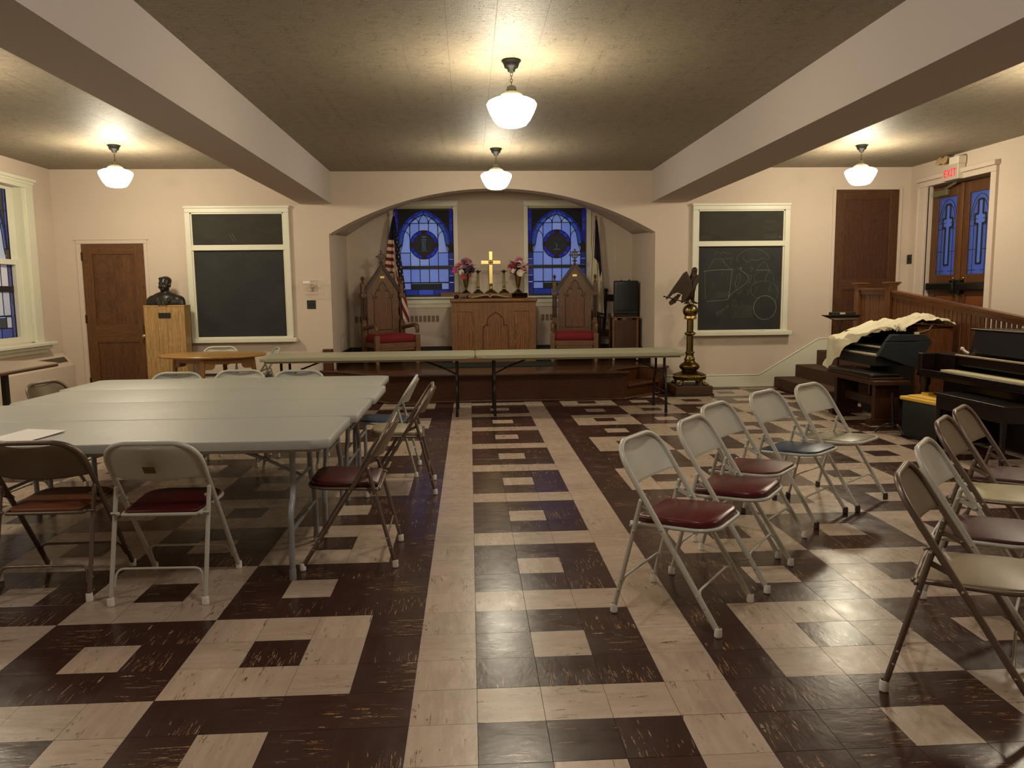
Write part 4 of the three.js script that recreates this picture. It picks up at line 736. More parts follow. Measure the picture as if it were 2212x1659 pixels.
// ---------------------------------------------------------------- plastic folding tables
const plasticBump = tex(256, 256, (x, y) => noise(x * 0.8, y * 0.8) * 0.6 + fbm(x * 0.02, y * 0.02, 3), { srgb: false, repeat: [5, 5] });
const plastic = std('#a4a49c', 0.36, 0, { bumpMap: plasticBump, bumpScale: 0.0012 });
const plasticLong = std('#a09c82', 0.42, 0, { bumpMap: plasticBump, bumpScale: 0.0012 });
const legGrey = std('#8b9092', 0.35, 0.15), legBlack = std('#17161a', 0.4, 0.3);
const TB = {};
{
  const W = 2.43, D = 0.745, T = 0.72, ch = 0.05;
  const oct = (w, d, c) => { const p = []; for (const [sx, sz] of [[1, -1], [1, 1], [-1, 1], [-1, -1]]) { const q = [[w - 2.1 * c, d], [w - 1.5 * c, d - 0.06 * c], [w - 0.16 * c, d - 0.72 * c], [w, d - 1.1 * c]].map(([a, b]) => [sx * a, sz * b]); p.push(...(sx * sz < 0 ? q : q.reverse())); } return p; };
  const up = (g, y) => creased(g.rotateX(-Math.PI / 2).translate(0, y, 0), 0.9);
  TB.top = merge(up(ext(oct(W / 2, D / 2, ch), 0.048, 0.006, 4, 3), T - 0.048)); boxUV(TB.top, 'x');
  TB.under = merge(span(-W / 2 + 0.05, W / 2 - 0.05, T - 0.07, T - 0.046, -D / 2 + 0.06, D / 2 - 0.06)); boxUV(TB.under, 'x');
  TB.legs = [-1, 1].map((s) => { const x = s * 1.0; return { post: [-1, 1].map((q) => merge(polyTube([[x, T - 0.05, q * 0.21], [x, 0.43, q * 0.21], [x, 0.33, q * 0.30], [x, 0.0, q * 0.31]], 0.0155, { bend: 0.06, seg: 40, rad: 10 }))), brace: merge(rod([x, 0.24, -0.306], [x, 0.24, 0.306], 0.010)), pivot: merge(rod([x, T - 0.06, -0.21], [x, T - 0.06, 0.21], 0.012)), strut: merge([rod([x, 0.46, 0], [x - s * 0.20, 0.56, 0], 0.009), rod([x, 0.46, -0.21], [x, 0.46, 0.21], 0.008), rod([x - s * 0.18, 0.55, 0], [x - s * 0.47, T - 0.06, 0], 0.010), ball(0.014, x - s * 0.19, 0.555, 0)]), cap: [-1, 1].map((q) => merge(cyl(0.018, 0.018, 0.05, x, 0.025, q * 0.31, 14))) }; });
}
function foldingTable(x, z, mat, legM, label, turn = 0) {
  const t = thing('folding_table', label, 'table', [x, 0, z], turn, 'plastic folding tables');
  raw('table_top', TB.top, mat, t); raw('under_frame', TB.under, mat, t);
  for (const L of TB.legs) { L.post.forEach((g, i) => { const p = raw('leg', g, legM, t); raw('foot_cap', L.cap[i], legM, p); }); raw('leg_brace', L.brace, legM, t); raw('pivot_bar', L.pivot, legM, t); raw('folding_strut', L.strut, legM, t); }
  return t;
}
foldingTable(-0.700 - 1.215, -1.470, plastic, legGrey, 'grey plastic folding table with white papers on it, first of four pushed together');
foldingTable(-0.672 - 1.215, -2.222, plastic, legGrey, 'grey plastic folding table, second from the papers of four pushed together');
foldingTable(-0.657 - 1.215, -2.974, plastic, legGrey, 'grey plastic folding table, third from the papers of four pushed together');
foldingTable(-0.708 - 1.215, -3.708, plastic, legGrey, 'grey plastic folding table on the oval table side of four pushed together');
foldingTable(0.052 - 1.218, -6.52, plasticLong, legBlack, 'beige plastic folding table on black legs, end near the oval table');
foldingTable(0.052 + 1.218, -6.52, plasticLong, legBlack, 'beige plastic folding table on black legs, end near the brass eagle');
{ // papers
  const pm = std('#f0ebe6', 0.8), T = 0.7202;
  const a = [[-2.376, -1.541], [-2.14, -1.471], [-2.185, -1.19], [-2.43, -1.25]];
  const p = thing('paper_stack', 'loose white papers lying on the grey table', 'paper', [-2.28, T, -1.36]);
  for (let i = 0; i < 3; i++) mesh('sheet', grid(8, 8, (u, v) => { const w = (1 - u) * (1 - v), x = [0, 1, 3, 2].reduce((s, k, n) => s + a[k][0] * [w, u * (1 - v), (1 - u) * v, u * v][n], 0), z = [0, 1, 3, 2].reduce((s, k, n) => s + a[k][1] * [w, u * (1 - v), (1 - u) * v, u * v][n], 0); return [x + 2.28 + i * 0.006, 0.002 + i * 0.0018 + 0.004 * Math.pow(1 - v, 3) * (i === 2 ? 1 : 0.3), z + 1.36 - i * 0.004]; }, 0.0008, true), pm, p);
}
{ // small pedestal table by the left wall
  const t = thing('pedestal_table', 'brown topped table on a black post by the radiator cover', 'table', [-4.72, 0, -5.1], 0);
  const pt = [[0.38, -0.95], [0.38, 0.62], [-0.05, 0.95], [-0.38, 0.95], [-0.38, -0.95]], lay = (d, y0, h) => ext(pt.map(([x, z]) => [x * (1 + d), z * (1 + d)]), h, 0.006).rotateX(-Math.PI / 2).translate(0, y0, 0);
  mesh('table_top', lay(0, 0.715, 0.027), std('#a08c76', 0.4), t); mesh('edge_band', lay(0.008, 0.702, 0.026), std('#4a3222', 0.5), t);
  for (const z of [-0.22, 0.62]) { mesh('post', rbox(0.05, 0.69, 0.06, 0.06, 0.36, z, 0.004), M.black, t); mesh('foot', rbox(0.6, 0.03, 0.07, 0, 0.015, z, 0.004), M.black, t); }
}
{ // oval wooden table
  const t = thing('oval_table', 'round edged wooden table with shaped apron in front of the blank chalkboard', 'table', [-3.13, 0, -6.95], -0.12);
  const RX = 0.64, RZ = 0.50, Y = 0.715;
  const el = (a, b, n = 48) => Array.from({ length: n }, (_, i) => [a * Math.cos(i / n * Math.PI * 2), b * Math.sin(i / n * Math.PI * 2)]);
  mesh('table_top', creased(ext(el(RX, RZ), 0.024, 0.008, 4, 3).rotateX(-Math.PI / 2).translate(0, Y - 0.024, 0), 0.6), M.ovalTop, t, { grain: 'x' });
  const apron = (w) => { const h = 0.135, m = 0.075, p = [[-w / 2, 0], [w / 2, 0], [w / 2, -h], [w / 2 - 0.10, -h]]; for (let i = 0; i <= 6; i++) { const a = i / 6 * Math.PI / 2; p.push([w / 2 - 0.10 - 0.05 * Math.sin(a), -h + (h - m) * (1 - Math.cos(a))]); } for (let i = 0; i <= 6; i++) { const a = i / 6 * Math.PI / 2; p.push([-w / 2 + 0.15 - 0.05 * (1 - Math.cos(a)), -m - (h - m) * Math.sin(a)]); } p.push([-w / 2, -h]); return p; };
  const corners = [[0.52, 0.06], [0.05, 0.40], [-0.51, -0.05], [-0.04, -0.40]];
  corners.forEach(([x, z], i) => {
    const [x2, z2] = corners[(i + 1) % 4], L = Math.hypot(x2 - x, z2 - z);
    mesh('apron', ext(apron(L + 0.02), 0.02, 0.003).translate(0, 0, -0.01).rotateY(-Math.atan2(z2 - z, x2 - x)).translate((x + x2) / 2, Y - 0.025, (z + z2) / 2), M.ovalLeg, t, { grain: 'x' });
    mesh('leg', [rod([x * 0.98, Y - 0.03, z * 0.98], [x * 1.12, 0, z * 1.12], 0.03, 0.018, 12)], M.ovalLeg, t);
  });
}
// ---------------------------------------------------------------- bust on a wooden stand
{
  const t = thing('bust_stand', 'light oak box stand with a small dark plaque under the bust', 'stand', [-4.075, 0, -8.09]);
  const w = 0.265, h = 1.302, d = 0.115;
  for (const [x0, x1, o] of [[-w, -0.09, 0.1], [-0.088, 0.03, 0.5], [0.032, 0.185, 0.8], [0.187, w, 0.3]]) mesh('front_board', rspan(x0, x1, 0, h - 0.004, d - 0.02, d, 0.002), M.podium, t, { off: o });
  mesh('side_panel', [span(-w, -w + 0.02, 0, h - 0.004, -d, d - 0.021), span(w - 0.02, w, 0, h - 0.004, -d, d - 0.021)], M.podium, t);
  mesh('back_panel', span(-w, w, 0, h - 0.004, -d, -d + 0.015), M.podium, t);
  mesh('top_board', rspan(-w - 0.004, w + 0.004, h - 0.02, h, -d - 0.003, d + 0.004, 0.004), M.podium, t, { grain: 'x' });
  mesh('plaque', rspan(-0.075, 0.085, 1.13, 1.20, d, d + 0.008, 0.002), M.plate, t);
  mesh('plaque_screw', [ball(0.005, -0.065, 1.165, d + 0.008), ball(0.005, 0.075, 1.165, d + 0.008)], M.brass, t);
  // bust: head turned a little to its right
  const turn = -0.22, ct = Math.cos(turn), snt = Math.sin(turn);
  const f = (X, Yy, Z) => {
    const y = Yy + 0.215;                                       // y from the base up
    let bd = sdEll(X, y, Z, [0, 0.03, -0.005], [0.235, 0.135, 0.10]);                     // shoulders
    bd = smin(bd, sdEll(X, y, Z, [0, 0.08, 0.0], [0.155, 0.10, 0.085]), 0.05);
    bd = smin(bd, sdCap(X, y, Z, [-0.185, 0.06, -0.01], [-0.20, -0.02, 0], 0.06, 0.055), 0.04); bd = smin(bd, sdCap(X, y, Z, [0.185, 0.06, -0.01], [0.20, -0.02, 0], 0.06, 0.055), 0.04);
    bd = smin(bd, sdEll(X, y, Z, [0, 0.02, 0.05], [0.14, 0.11, 0.06]), 0.04);
    for (const s of [-1, 1]) { bd = smin(bd, sdCap(X, y, Z, [s * 0.055, 0.15, 0.035], [s * 0.080, 0.06, 0.104], 0.016, 0.020), 0.008); bd = smin(bd, sdCap(X, y, Z, [s * 0.080, 0.06, 0.104], [s * 0.022, -0.03, 0.122], 0.020, 0.014), 0.008); bd = smin(bd, sdCap(X, y, Z, [s * 0.045, 0.165, 0.03], [s * 0.018, 0.125, 0.075], 0.012, 0.01), 0.01); }
    bd = smin(bd, sdCap(X, y, Z, [0, 0.128, 0.074], [0.0, -0.01, 0.112], 0.013, 0.020), 0.005);
    const x = X * ct - Z * snt, z = X * snt + Z * ct;            // head axes
    let h = sdCap(x, y, z, [0, 0.11, -0.01], [0, 0.205, 0.0], 0.056, 0.050);
    h = smin(h, sdEll(x, y, z, [0, 0.295, -0.008], [0.070, 0.083, 0.088]), 0.03);
    h = smin(h, sdEll(x, y, z, [0, 0.236, 0.026], [0.055, 0.058, 0.056]), 0.03);
    h = smin(h, sdEll(x, y, z, [0, 0.198, 0.058], [0.026, 0.018, 0.022]), 0.016);
    h = smin(h, sdCap(x, y, z, [-0.036, 0.288, 0.070], [0.036, 0.288, 0.070], 0.011, 0.011), 0.012);    // brow
    for (const s of [-1, 1]) { h = smax(h, -sdEll(x, y, z, [s * 0.028, 0.272, 0.090], [0.017, 0.009, 0.016]), 0.012); h = smin(h, sdEll(x, y, z, [s * 0.028, 0.271, 0.068], [0.013, 0.008, 0.011]), 0.003); h = smin(h, sdEll(x, y, z, [s * 0.040, 0.240, 0.058], [0.018, 0.016, 0.016]), 0.02); h = smin(h, sdEll(x, y, z, [s * 0.073, 0.262, -0.004], [0.010, 0.028, 0.018]), 0.008); }
    h = smin(h, sdCap(x, y, z, [0, 0.282, 0.080], [0, 0.246, 0.098], 0.008, 0.013), 0.008); h = smin(h, sdEll(x, y, z, [0, 0.242, 0.088], [0.018, 0.008, 0.012]), 0.006);
    h = smin(h, sdCap(x, y, z, [-0.017, 0.219, 0.078], [0.017, 0.219, 0.078], 0.006, 0.006), 0.006); h = smin(h, sdCap(x, y, z, [-0.013, 0.209, 0.077], [0.013, 0.209, 0.077], 0.006, 0.006), 0.006); h = smax(h, -sdCap(x, y, z, [-0.02, 0.214, 0.088], [0.02, 0.214, 0.088], 0.0035, 0.0035), 0.004);
    h = smin(h, sdEll(x, y, z, [0, 0.325, -0.022], [0.0735, 0.062, 0.086]), 0.008);                      // hair cap
    h = smin(h, sdCap(x, y, z, [-0.040, 0.352, 0.040], [0.042, 0.360, 0.036], 0.018, 0.016), 0.012);
    return Math.max(smin(bd, h, 0.02), -y);
  };
  const b = mesh('bust', blob(118, 0.262, f).translate(0, 0.215, 0), std('#2a2820', 0.30, 0.35), null);
  b.position.set(-4.085, 1.302, -8.085); tag(b, 'dark bronze bust of a person in suit and tie', 'bust');
}
// ---------------------------------------------------------------- altar and what stands on it
const AZF = -9.12, AT = 1.335;
{
  const x0 = -0.297, x1 = 1.02, t = thing('altar', 'oak altar with a pointed arch carved in its middle panel', 'altar', [(x0 + x1) / 2, STAGE, AZF]), hw = (x1 - x0) / 2 - 0.02, H = AT - STAGE;
  mesh('body', span(-hw + 0.01, hw - 0.01, 0, H - 0.06, -0.5, -0.025), M.oak, t);
  mesh('altar_top', rspan(-hw - 0.02, hw + 0.02, H - 0.062, H, -0.54, 0.03, 0.024), M.oak, t, { grain: 'x' });
  const st = (a, b, y0, y1, o, g = 'y', nm = 'stile', m = M.oak, z = 0) => mesh(nm, rspan(a, b, y0, y1, -0.03, z, 0.002), m, t, { off: o, grain: g });
  const h = H - 0.062, c0 = -0.175, c1 = 0.225;
  st(-hw, -hw + 0.085, 0, h, 0.2); st(-hw + 0.33, c0, 0, h, 0.4); st(c1, hw - 0.33, 0, h, 0.6); st(hw - 0.10, hw, 0, h, 0.9);
  for (const [a, b] of [[-hw + 0.085, -hw + 0.33], [hw - 0.33, hw - 0.10]]) { st(a, b, h - 0.135, h, a, 'x', 'rail'); st(a, b, 0, 0.13, a + 1, 'x', 'rail'); mesh('side_panel', span(a - 0.005, b + 0.005, 0.125, h - 0.13, -0.03, -0.014), M.oakB, t, { off: a * 3 }); }
  for (const [a, b, o] of [[c0, -0.055, 0.1], [-0.053, 0.025, 0.45], [0.027, 0.105, 0.7], [0.107, c1, 0.25]]) mesh('centre_board', rspan(a, b, 0, h, -0.03, -0.008, 0.0015), M.oakB, t, { off: o });
  const cx = (c0 + c1) / 2, W = (c1 - c0) / 2 - 0.005, sp = 0.52, arcs = [];
  for (const s of [-1, 1]) {
    arcs.push(tube([[cx + s * W, 0.03, 0], [cx + s * W, 0.30, 0], [cx + s * W, sp - 0.03, 0], [cx + s * (W - 0.01), sp + 0.02, 0], [cx + s * (W - 0.045), sp + 0.045, 0], [cx + s * (W - 0.088), sp + 0.04, 0]], 0.008, { seg: 50 }));
    arcs.push(tube([[cx + s * (W - 0.088), sp + 0.04, 0], [cx + s * (W - 0.065), sp + 0.06, 0], [cx + s * (W - 0.072), sp + 0.13, 0], [cx + s * (W - 0.115), sp + 0.185, 0], [cx, sp + 0.235, 0]], 0.009, { seg: 40 }));
  }
  mesh('arch_moulding', arcs.map((g) => g.translate(0, 0, -0.006)), wood('#5c3216', 0.4), t);
  const head = [[c0, h], [c0, sp - 0.05], [cx - W, sp - 0.02]]; for (const [x, y] of [[W - 0.01, 0.02], [W - 0.045, 0.045], [W - 0.088, 0.04], [W - 0.065, 0.06], [W - 0.072, 0.13], [W - 0.115, 0.185]]) head.push([cx - x, sp + y]); head.push([cx, sp + 0.235]); for (const [x, y] of [[W - 0.115, 0.185], [W - 0.072, 0.13], [W - 0.065, 0.06], [W - 0.088, 0.04], [W - 0.045, 0.045], [W - 0.01, 0.02]]) head.push([cx + x, sp + y]); head.push([cx + W, sp - 0.02], [c1, sp - 0.05], [c1, h]);
  mesh('arch_spandrel', ext(head, 0.012, 0.002).translate(0, 0, -0.012), M.oak, t, { off: 0.33 });
}
{
  const sh = thing('altar_shelf', 'low dark wooden shelf at the back of the altar top', 'shelf', [0.36, AT, AZF - 0.36]);
  mesh('shelf_board', rspan(-0.52, 0.52, 0, 0.075, -0.11, 0.10, 0.004), M.oak, sh, { grain: 'x' }); 
  const y = AT + 0.075, z = AZF - 0.36;
  const cr = thing('altar_cross', 'tall brass cross on a round stepped base in the middle of the altar', 'cross', [0.335, y, z]);
  mesh('cross_base', lathe([[0, 0], [0.098, 0], [0.098, 0.008], [0.085, 0.02], [0.05, 0.048], [0.028, 0.058], [0.022, 0.07], [0.026, 0.08], [0.02, 0.095], [0.02, 0.13], [0.027, 0.138], [0.022, 0.15], [0, 0.152]], 28), M.brass, cr);
  mesh('upright', rbox(0.052, 0.50, 0.022, 0, 0.39, 0, 0.003), M.brassBright, cr); mesh('cross_bar', [rbox(0.30, 0.055, 0.0225, 0, 0.475, 0, 0.003)], M.brassBright, cr);
  const qf = []; for (let i = 0; i < 4; i++) { const a = i * Math.PI / 2 + Math.PI / 4; qf.push(new THREE.TorusGeometry(0.018, 0.004, 6, 16).translate(0.018 * Math.cos(a), 0.475 + 0.018 * Math.sin(a), 0.013)); } qf.push(new THREE.TorusGeometry(0.034, 0.004, 6, 4).translate(0, 0.475, 0.013));
  mesh('centre_emblem', qf, M.brassDark, cr);
  const candle = lathe([[0, 0], [0.082, 0], [0.082, 0.008], [0.07, 0.022], [0.036, 0.05], [0.022, 0.06], [0.02, 0.09], [0.028, 0.098], [0.022, 0.108], [0.017, 0.12], [0.016, 0.30], [0.022, 0.308], [0.018, 0.316], [0.03, 0.328], [0.052, 0.338], [0.056, 0.345], [0.03, 0.342], [0.012, 0.345], [0.012, 0.362], [0, 0.362]], 28);
  for (const [x, l] of [[0.135, 'slim brass candlestick between the cross and the pink lily bouquet'], [0.535, 'slim brass candlestick between the cross and the bouquet over the offering plates']]) { const c = thing('candlestick', l, 'candlestick', [x, y, z + 0.01], 0, 'candlesticks'); mesh('stem', candle, M.brass, c); }
  const vase = lathe([[0, 0], [0.072, 0], [0.072, 0.008], [0.06, 0.02], [0.034, 0.042], [0.018, 0.056], [0.014, 0.068], [0.022, 0.08], [0.016, 0.09], [0.026, 0.10], [0.036, 0.15], [0.05, 0.24], [0.058, 0.275], [0.061, 0.277], [0.054, 0.27], [0.045, 0.22], [0.0, 0.215]], 32);
  const leafM = [std('#25361c', 0.7), std('#2f4426', 0.7), std('#1c2a18', 0.7)];
  const leafG = merge(grid(4, 10, (u, v) => { const s = u - 0.5, w = 0.032 * Math.sin(Math.PI * Math.pow(v, 0.8)) + 0.001; return [s * w * 2, v * 0.15 - 0.05 * v * v, 0.06 * v * v + Math.abs(s) * 0.012]; }, 0.0012));
  const bloom = (r, n, open) => { const ps = []; for (let i = 0; i < n; i++) { const a = i / n * Math.PI * 2; ps.push(grid(3, 5, (u, v) => { const s = (u - 0.5) * 2, w = r * 0.36 * Math.sin(Math.PI * (0.15 + 0.8 * v)); return [s * w, r * open * Math.pow(v, 1.6) * 0.6 + 0.002, r * v]; }, 0.001).rotateY(a)); } ps.push(ball(r * 0.14, 0, r * 0.14, 0, 1, 1, 1, 8)); return merge(ps); };
  const lily = bloom(0.062, 6, 0.7), daisy = bloom(0.036, 9, 0.35), rose = merge([bloom(0.034, 7, 1.2), bloom(0.024, 6, 1.9), bloom(0.014, 5, 2.4)]), pom = merge([bloom(0.046, 12, 0.8), bloom(0.036, 10, 1.4), bloom(0.022, 8, 2.2)]);
  const col = { pink: std('#c8788e', 0.8), hot: std('#c44a7a', 0.8), rose: std('#a8504e', 0.8), pale: std('#d8b0a8', 0.8), white: std('#ded6c6', 0.8), violet: std('#4a2f58', 0.8), red: std('#982c38', 0.8), mauve: std('#8a6c8c', 0.8) };
  function bouquet(x, list, label, vl) {
    const v = thing('brass_vase', vl, 'vase', [x, y, z + 0.01], 0, 'altar vases'); mesh('vase_body', vase, M.brass, v);
    const b = thing('flower_bouquet', label, 'flowers', [x, y + 0.215, z + 0.01], 0, 'altar bouquets');
    const stems = [];
    list.forEach(([dx, dy, dz, kind, c, sc = 1]) => { const m = raw('blossom', { lily, daisy, rose, pom }[kind], col[c], b); m.position.set(dx, dy, dz); m.scale.setScalar(sc); m.quaternion.setFromUnitVectors(V3(0, 1, 0), V3(dx * 2.2, dy - 0.08, dz * 2 + 0.16).normalize()); stems.push(tube([[dx * 0.08, 0.02, dz * 0.08], [dx * 0.35, dy * 0.5, dz * 0.4], [dx * 0.98, dy * 0.98, dz * 0.98]], 0.0025, { rad: 5, seg: 8 })); });
    mesh('stems', stems, leafM[0], b);
    for (let i = 0; i < 26; i++) { const a = rr(-0.4, Math.PI + 0.4) * (i % 2 ? 1 : -1), e = rr(0.15, 1.2), r = rr(0.02, 0.07), m = raw('leaf', leafG, leafM[i % 3], b); m.position.set(Math.cos(a) * r, 0.05 + rr(0, 0.15), Math.abs(Math.sin(a)) * r); m.rotation.set(e, a + Math.PI / 2, rr(-0.3, 0.3), 'YXZ'); m.scale.setScalar(rr(0.7, 1.2)); }
  }
  const fill = (n, sx, sy, list, cs, s0) => { for (let i = 0; i < n; i++) { const a = s0 + i * 2.4, r = Math.sqrt((i + 0.5) / n); list.push([Math.cos(a) * r * sx + 0.01, 0.175 + Math.sin(a) * r * sy, rr(0.01, 0.07) * (1.2 - r), ['daisy', 'rose', 'daisy', 'rose', 'pom'][i % 5], cs[i % cs.length], rr(0.85, 1.15)]); } return list; };
  bouquet(-0.052, fill(24, 0.105, 0.125, [[-0.15, 0.14, 0.05, 'lily', 'hot', 1.15], [-0.12, 0.20, 0.02, 'lily', 'pink'], [-0.06, 0.11, 0.09, 'pom', 'white'], [-0.03, 0.05, 0.10, 'pom', 'rose', 1.1], [0.02, 0.31, 0.0, 'daisy', 'pink', 1.2], [0.06, 0.28, 0.01, 'daisy', 'pink', 1.2], [0.09, 0.15, 0.05, 'pom', 'violet']], ['violet', 'mauve', 'pink', 'pale', 'violet', 'rose'], 0.3), 'bouquet of violet, white and large pink lily flowers in the brass vase', 'flared brass vase under the bouquet with large pink lilies');
  bouquet(0.755, fill(24, 0.115, 0.13, [[0.02, 0.09, 0.10, 'pom', 'white', 1.25], [-0.07, 0.12, 0.08, 'pom', 'white', 0.8], [-0.06, 0.19, 0.06, 'rose', 'red', 1.4], [-0.12, 0.19, 0.03, 'rose', 'rose', 1.2], [0.02, 0.24, 0.05, 'daisy', 'pale', 1.2], [0.11, 0.20, 0.03, 'lily', 'pale', 0.8], [0.02, 0.31, 0, 'daisy', 'pink', 1.2], [0.15, 0.21, 0.0, 'daisy', 'mauve']], ['pale', 'pink', 'rose', 'pale', 'pink'], 1.1), 'bouquet of pale pink, red and white flowers in the brass vase', 'flared brass vase above the stacked offering plates');
  // open book, offering plates, small pieces
  const bk = thing('open_book', 'large open bible lying on the altar', 'book', [0.31, AT, AZF - 0.12]);
  mesh('cover', rspan(-0.30, 0.30, 0, 0.008, -0.10, 0.10, 0.003), M.black, bk);
  for (const s of [-1, 1]) mesh('page_block', grid(16, 2, (u, v) => [s * 0.285 * u, 0.018 + 0.040 * Math.sin(Math.PI * Math.pow(u, 0.5)) * (1 - 0.4 * u), (v - 0.5) * 0.19], 0.012, s > 0), std('#e0d0a2', 0.75), bk);
  const dish = lathe([[0, 0.004], [0.09, 0.004], [0.115, 0.02], [0.125, 0.03], [0.13, 0.03], [0.118, 0.012], [0.095, 0], [0, 0]], 40);
  ['lowest', 'middle', 'top'].forEach((w, i) => { const d = thing('offering_plate', `${w} of three stacked dark metal offering plates on the altar`, 'plate', [0.765, AT + i * 0.022, AZF - 0.125], 0, 'offering plates'); mesh('dish', dish, std('#84704c', 0.16, 1), d); });
  const bell = thing('hand_bell', 'small dark metal pot at the left edge of the altar top', 'pot', [-0.20, AT, AZF - 0.14]); mesh('pot_body', lathe([[0, 0], [0.03, 0], [0.04, 0.015], [0.038, 0.035], [0.02, 0.048], [0.008, 0.052], [0, 0.06]], 24), std('#2b2019', 0.2, 0.8), bell);
  const mic = thing('microphone', 'small black microphone with short stand on the altar beside the open book', 'microphone', [-0.055, AT, AZF - 0.14]); mesh('mic_head', [ball(0.022, 0.03, 0.028, 0), rod([0.03, 0.028, 0], [-0.09, 0.018, 0.01], 0.010, 0.008)], M.blackGloss, mic); mesh('mic_band', rod([0.035, 0.028, 0], [0.05, 0.028, 0], 0.0225), M.brass, mic); mesh('mic_foot', cyl(0.025, 0.03, 0.012, -0.02, 0.006, 0), M.black, mic);
  const ld = thing('wood_ledge', 'dark wooden block on the window stool beside the altar shelf', 'block', [-0.30, 1.363, AZ + 0.055]); mesh('block_body', rspan(-0.16, 0.16, 0, 0.07, -0.03, 0.03, 0.004), M.oak, ld, { grain: 'x' });
}
// ---------------------------------------------------------------- tall gothic chairs
function throne(x, z, turn, label) {
  const t = thing('gothic_armchair', label, 'chair', [x, STAGE, z], turn);
  const ok = wood('#7c5430', 0.42), velvet = phys({ color: '#6e0f14', roughness: 0.85, sheen: 0.6, sheenColor: new THREE.Color('#c03a3a') }), dk = wood('#4c2a14', 0.4);
  const bz = -0.27, hw = 0.255;
  // back board with gable
  mesh('back_board', ext([[-hw, 0.10], [hw, 0.10], [hw, 1.12], [0.0, 1.47], [-hw, 1.12]], 0.03, 0.003).translate(0, 0, bz - 0.015), ok, t);
  for (const s of [-1, 1]) mesh('gable_moulding', [bar([s * 0.285, 1.075, bz + 0.012], [s * 0.0, 1.475, bz + 0.012], 0.035, 0.05), bar([s * 0.295, 1.10, bz + 0.016], [s * 0.0, 1.50, bz + 0.016], 0.018, 0.062)], dk, t);
  const fz = bz + 0.014, tr = [];
  const T = (pts) => tr.push(tube(pts.map(([a, b]) => [a, b, fz]), 0.007, { seg: 40, rad: 6 }));
  for (const s of [-1, 1]) { T([[s * 0.145, 0.50], [s * 0.145, 0.75], [s * 0.145, 0.93], [s * 0.14, 0.97], [s * 0.12, 0.985]]); T([[s * 0.155, 1.01], [s * 0.12, 0.985], [s * 0.095, 0.99], [s * 0.115, 1.01], [s * 0.12, 1.05], [s * 0.095, 1.09], [s * 0.06, 1.095]]); T([[s * 0.10, 1.125], [s * 0.06, 1.095], [s * 0.045, 1.10], [s * 0.06, 1.13], [s * 0.055, 1.17], [s * 0.03, 1.205], [0, 1.23]]); T([[s * 0.158, 0.985], [s * 0.155, 1.02], [s * 0.15, 1.04]]); }
  T([[-0.145, 0.50], [0, 0.50], [0.145, 0.50]]);
  mesh('arch_tracery', tr, dk, t);
  mesh('sunk_panel', ext([[-0.135, 0.51], [0.135, 0.51], [0.135, 0.93], [0.105, 1.03], [0.05, 1.14], [0, 1.215], [-0.05, 1.14], [-0.105, 1.03], [-0.135, 0.93]], 0.004).translate(0, 0, fz - 0.002), wood('#7d4f28', 0.45), t);
  mesh('name_plate', rspan(-0.035, 0.035, 1.285, 1.32, fz - 0.002, fz + 0.006, 0.002), M.brassBright, t);
  mesh('finial_cross', [lathe([[0.012, 0], [0.035, 0.012], [0.04, 0.02], [0.014, 0.03], [0.012, 0.05]], 16).translate(0, 1.51, bz), new THREE.TorusGeometry(0.045, 0.010, 8, 24).translate(0, 1.615, bz), rbox(0.15, 0.022, 0.02, 0, 1.615, bz, 0.004), rbox(0.022, 0.17, 0.02, 0, 1.615, bz, 0.004), ...[[0.07, 0], [-0.07, 0], [0, 0.078]].map(([a, b]) => ball(0.018, a, 1.615 + b, bz, 1, 1, 0.7, 10)), rbox(0.03, 0.08, 0.03, 0, 1.49, bz, 0.004)], wood('#6a5642', 0.5), t);
  for (const s of [-1, 1]) {
    const X = s * 0.315;
    mesh('back_post', [rbox(0.075, 0.62, 0.08, X, 0.31, bz, 0.006), rbox(0.062, 0.03, 0.07, X, 0.635, bz, 0.004), rbox(0.095, 0.055, 0.095, X, 1.03, bz, 0.006), rbox(0.075, 0.02, 0.075, X, 1.0, bz, 0.004), rbox(0.062, 0.15, 0.062, X, 1.13, bz, 0.008), lathe([[0.031, 0], [0.02, 0.02], [0.012, 0.03], [0.016, 0.04], [0.034, 0.08], [0.03, 0.095], [0.012, 0.105], [0, 0.115]], 4).rotateY(Math.PI / 4).translate(X, 1.205, bz)], ok, t);
    mesh('back_column', [rod([X - s * 0.016, 0.64, bz], [X - s * 0.016, 1.01, bz], 0.015), rod([X + s * 0.020, 0.64, bz], [X + s * 0.020, 1.01, bz], 0.015), cyl(0.02, 0.02, 0.015, X - s * 0.016, 0.82, bz), cyl(0.02, 0.02, 0.015, X + s * 0.020, 0.82, bz)], dk, t);
    mesh('arm_rest', [tube([[X, 0.53, bz + 0.03], [X, 0.55, -0.05], [X + s * 0.005, 0.575, 0.14], [X + s * 0.01, 0.575, 0.235], [X + s * 0.01, 0.535, 0.275], [X + s * 0.01, 0.46, 0.27]], 0.030, { seg: 36, rad: 8 }), ball(0.036, X + s * 0.01, 0.545, 0.265, 1, 1.1, 1)], ok, t);
    mesh('front_leg', [rbox(0.072, 0.27, 0.075, X + s * 0.01, 0.30, 0.265, 0.006), lathe([[0.03, 0], [0.032, 0.03], [0.018, 0.055], [0.03, 0.085], [0.036, 0.115], [0.024, 0.14], [0.03, 0.17]], 18).translate(X + s * 0.01, 0, 0.265)], ok, t);
    mesh('side_rail', rbox(0.035, 0.075, 0.48, X, 0.285, 0.0, 0.004), ok, t, { grain: 'z' });
  }
  mesh('front_rail', [rbox(0.58, 0.075, 0.035, 0, 0.285, 0.265, 0.004), rbox(0.56, 0.05, 0.03, 0, 0.225, 0.26, 0.01)], ok, t, { grain: 'x' });
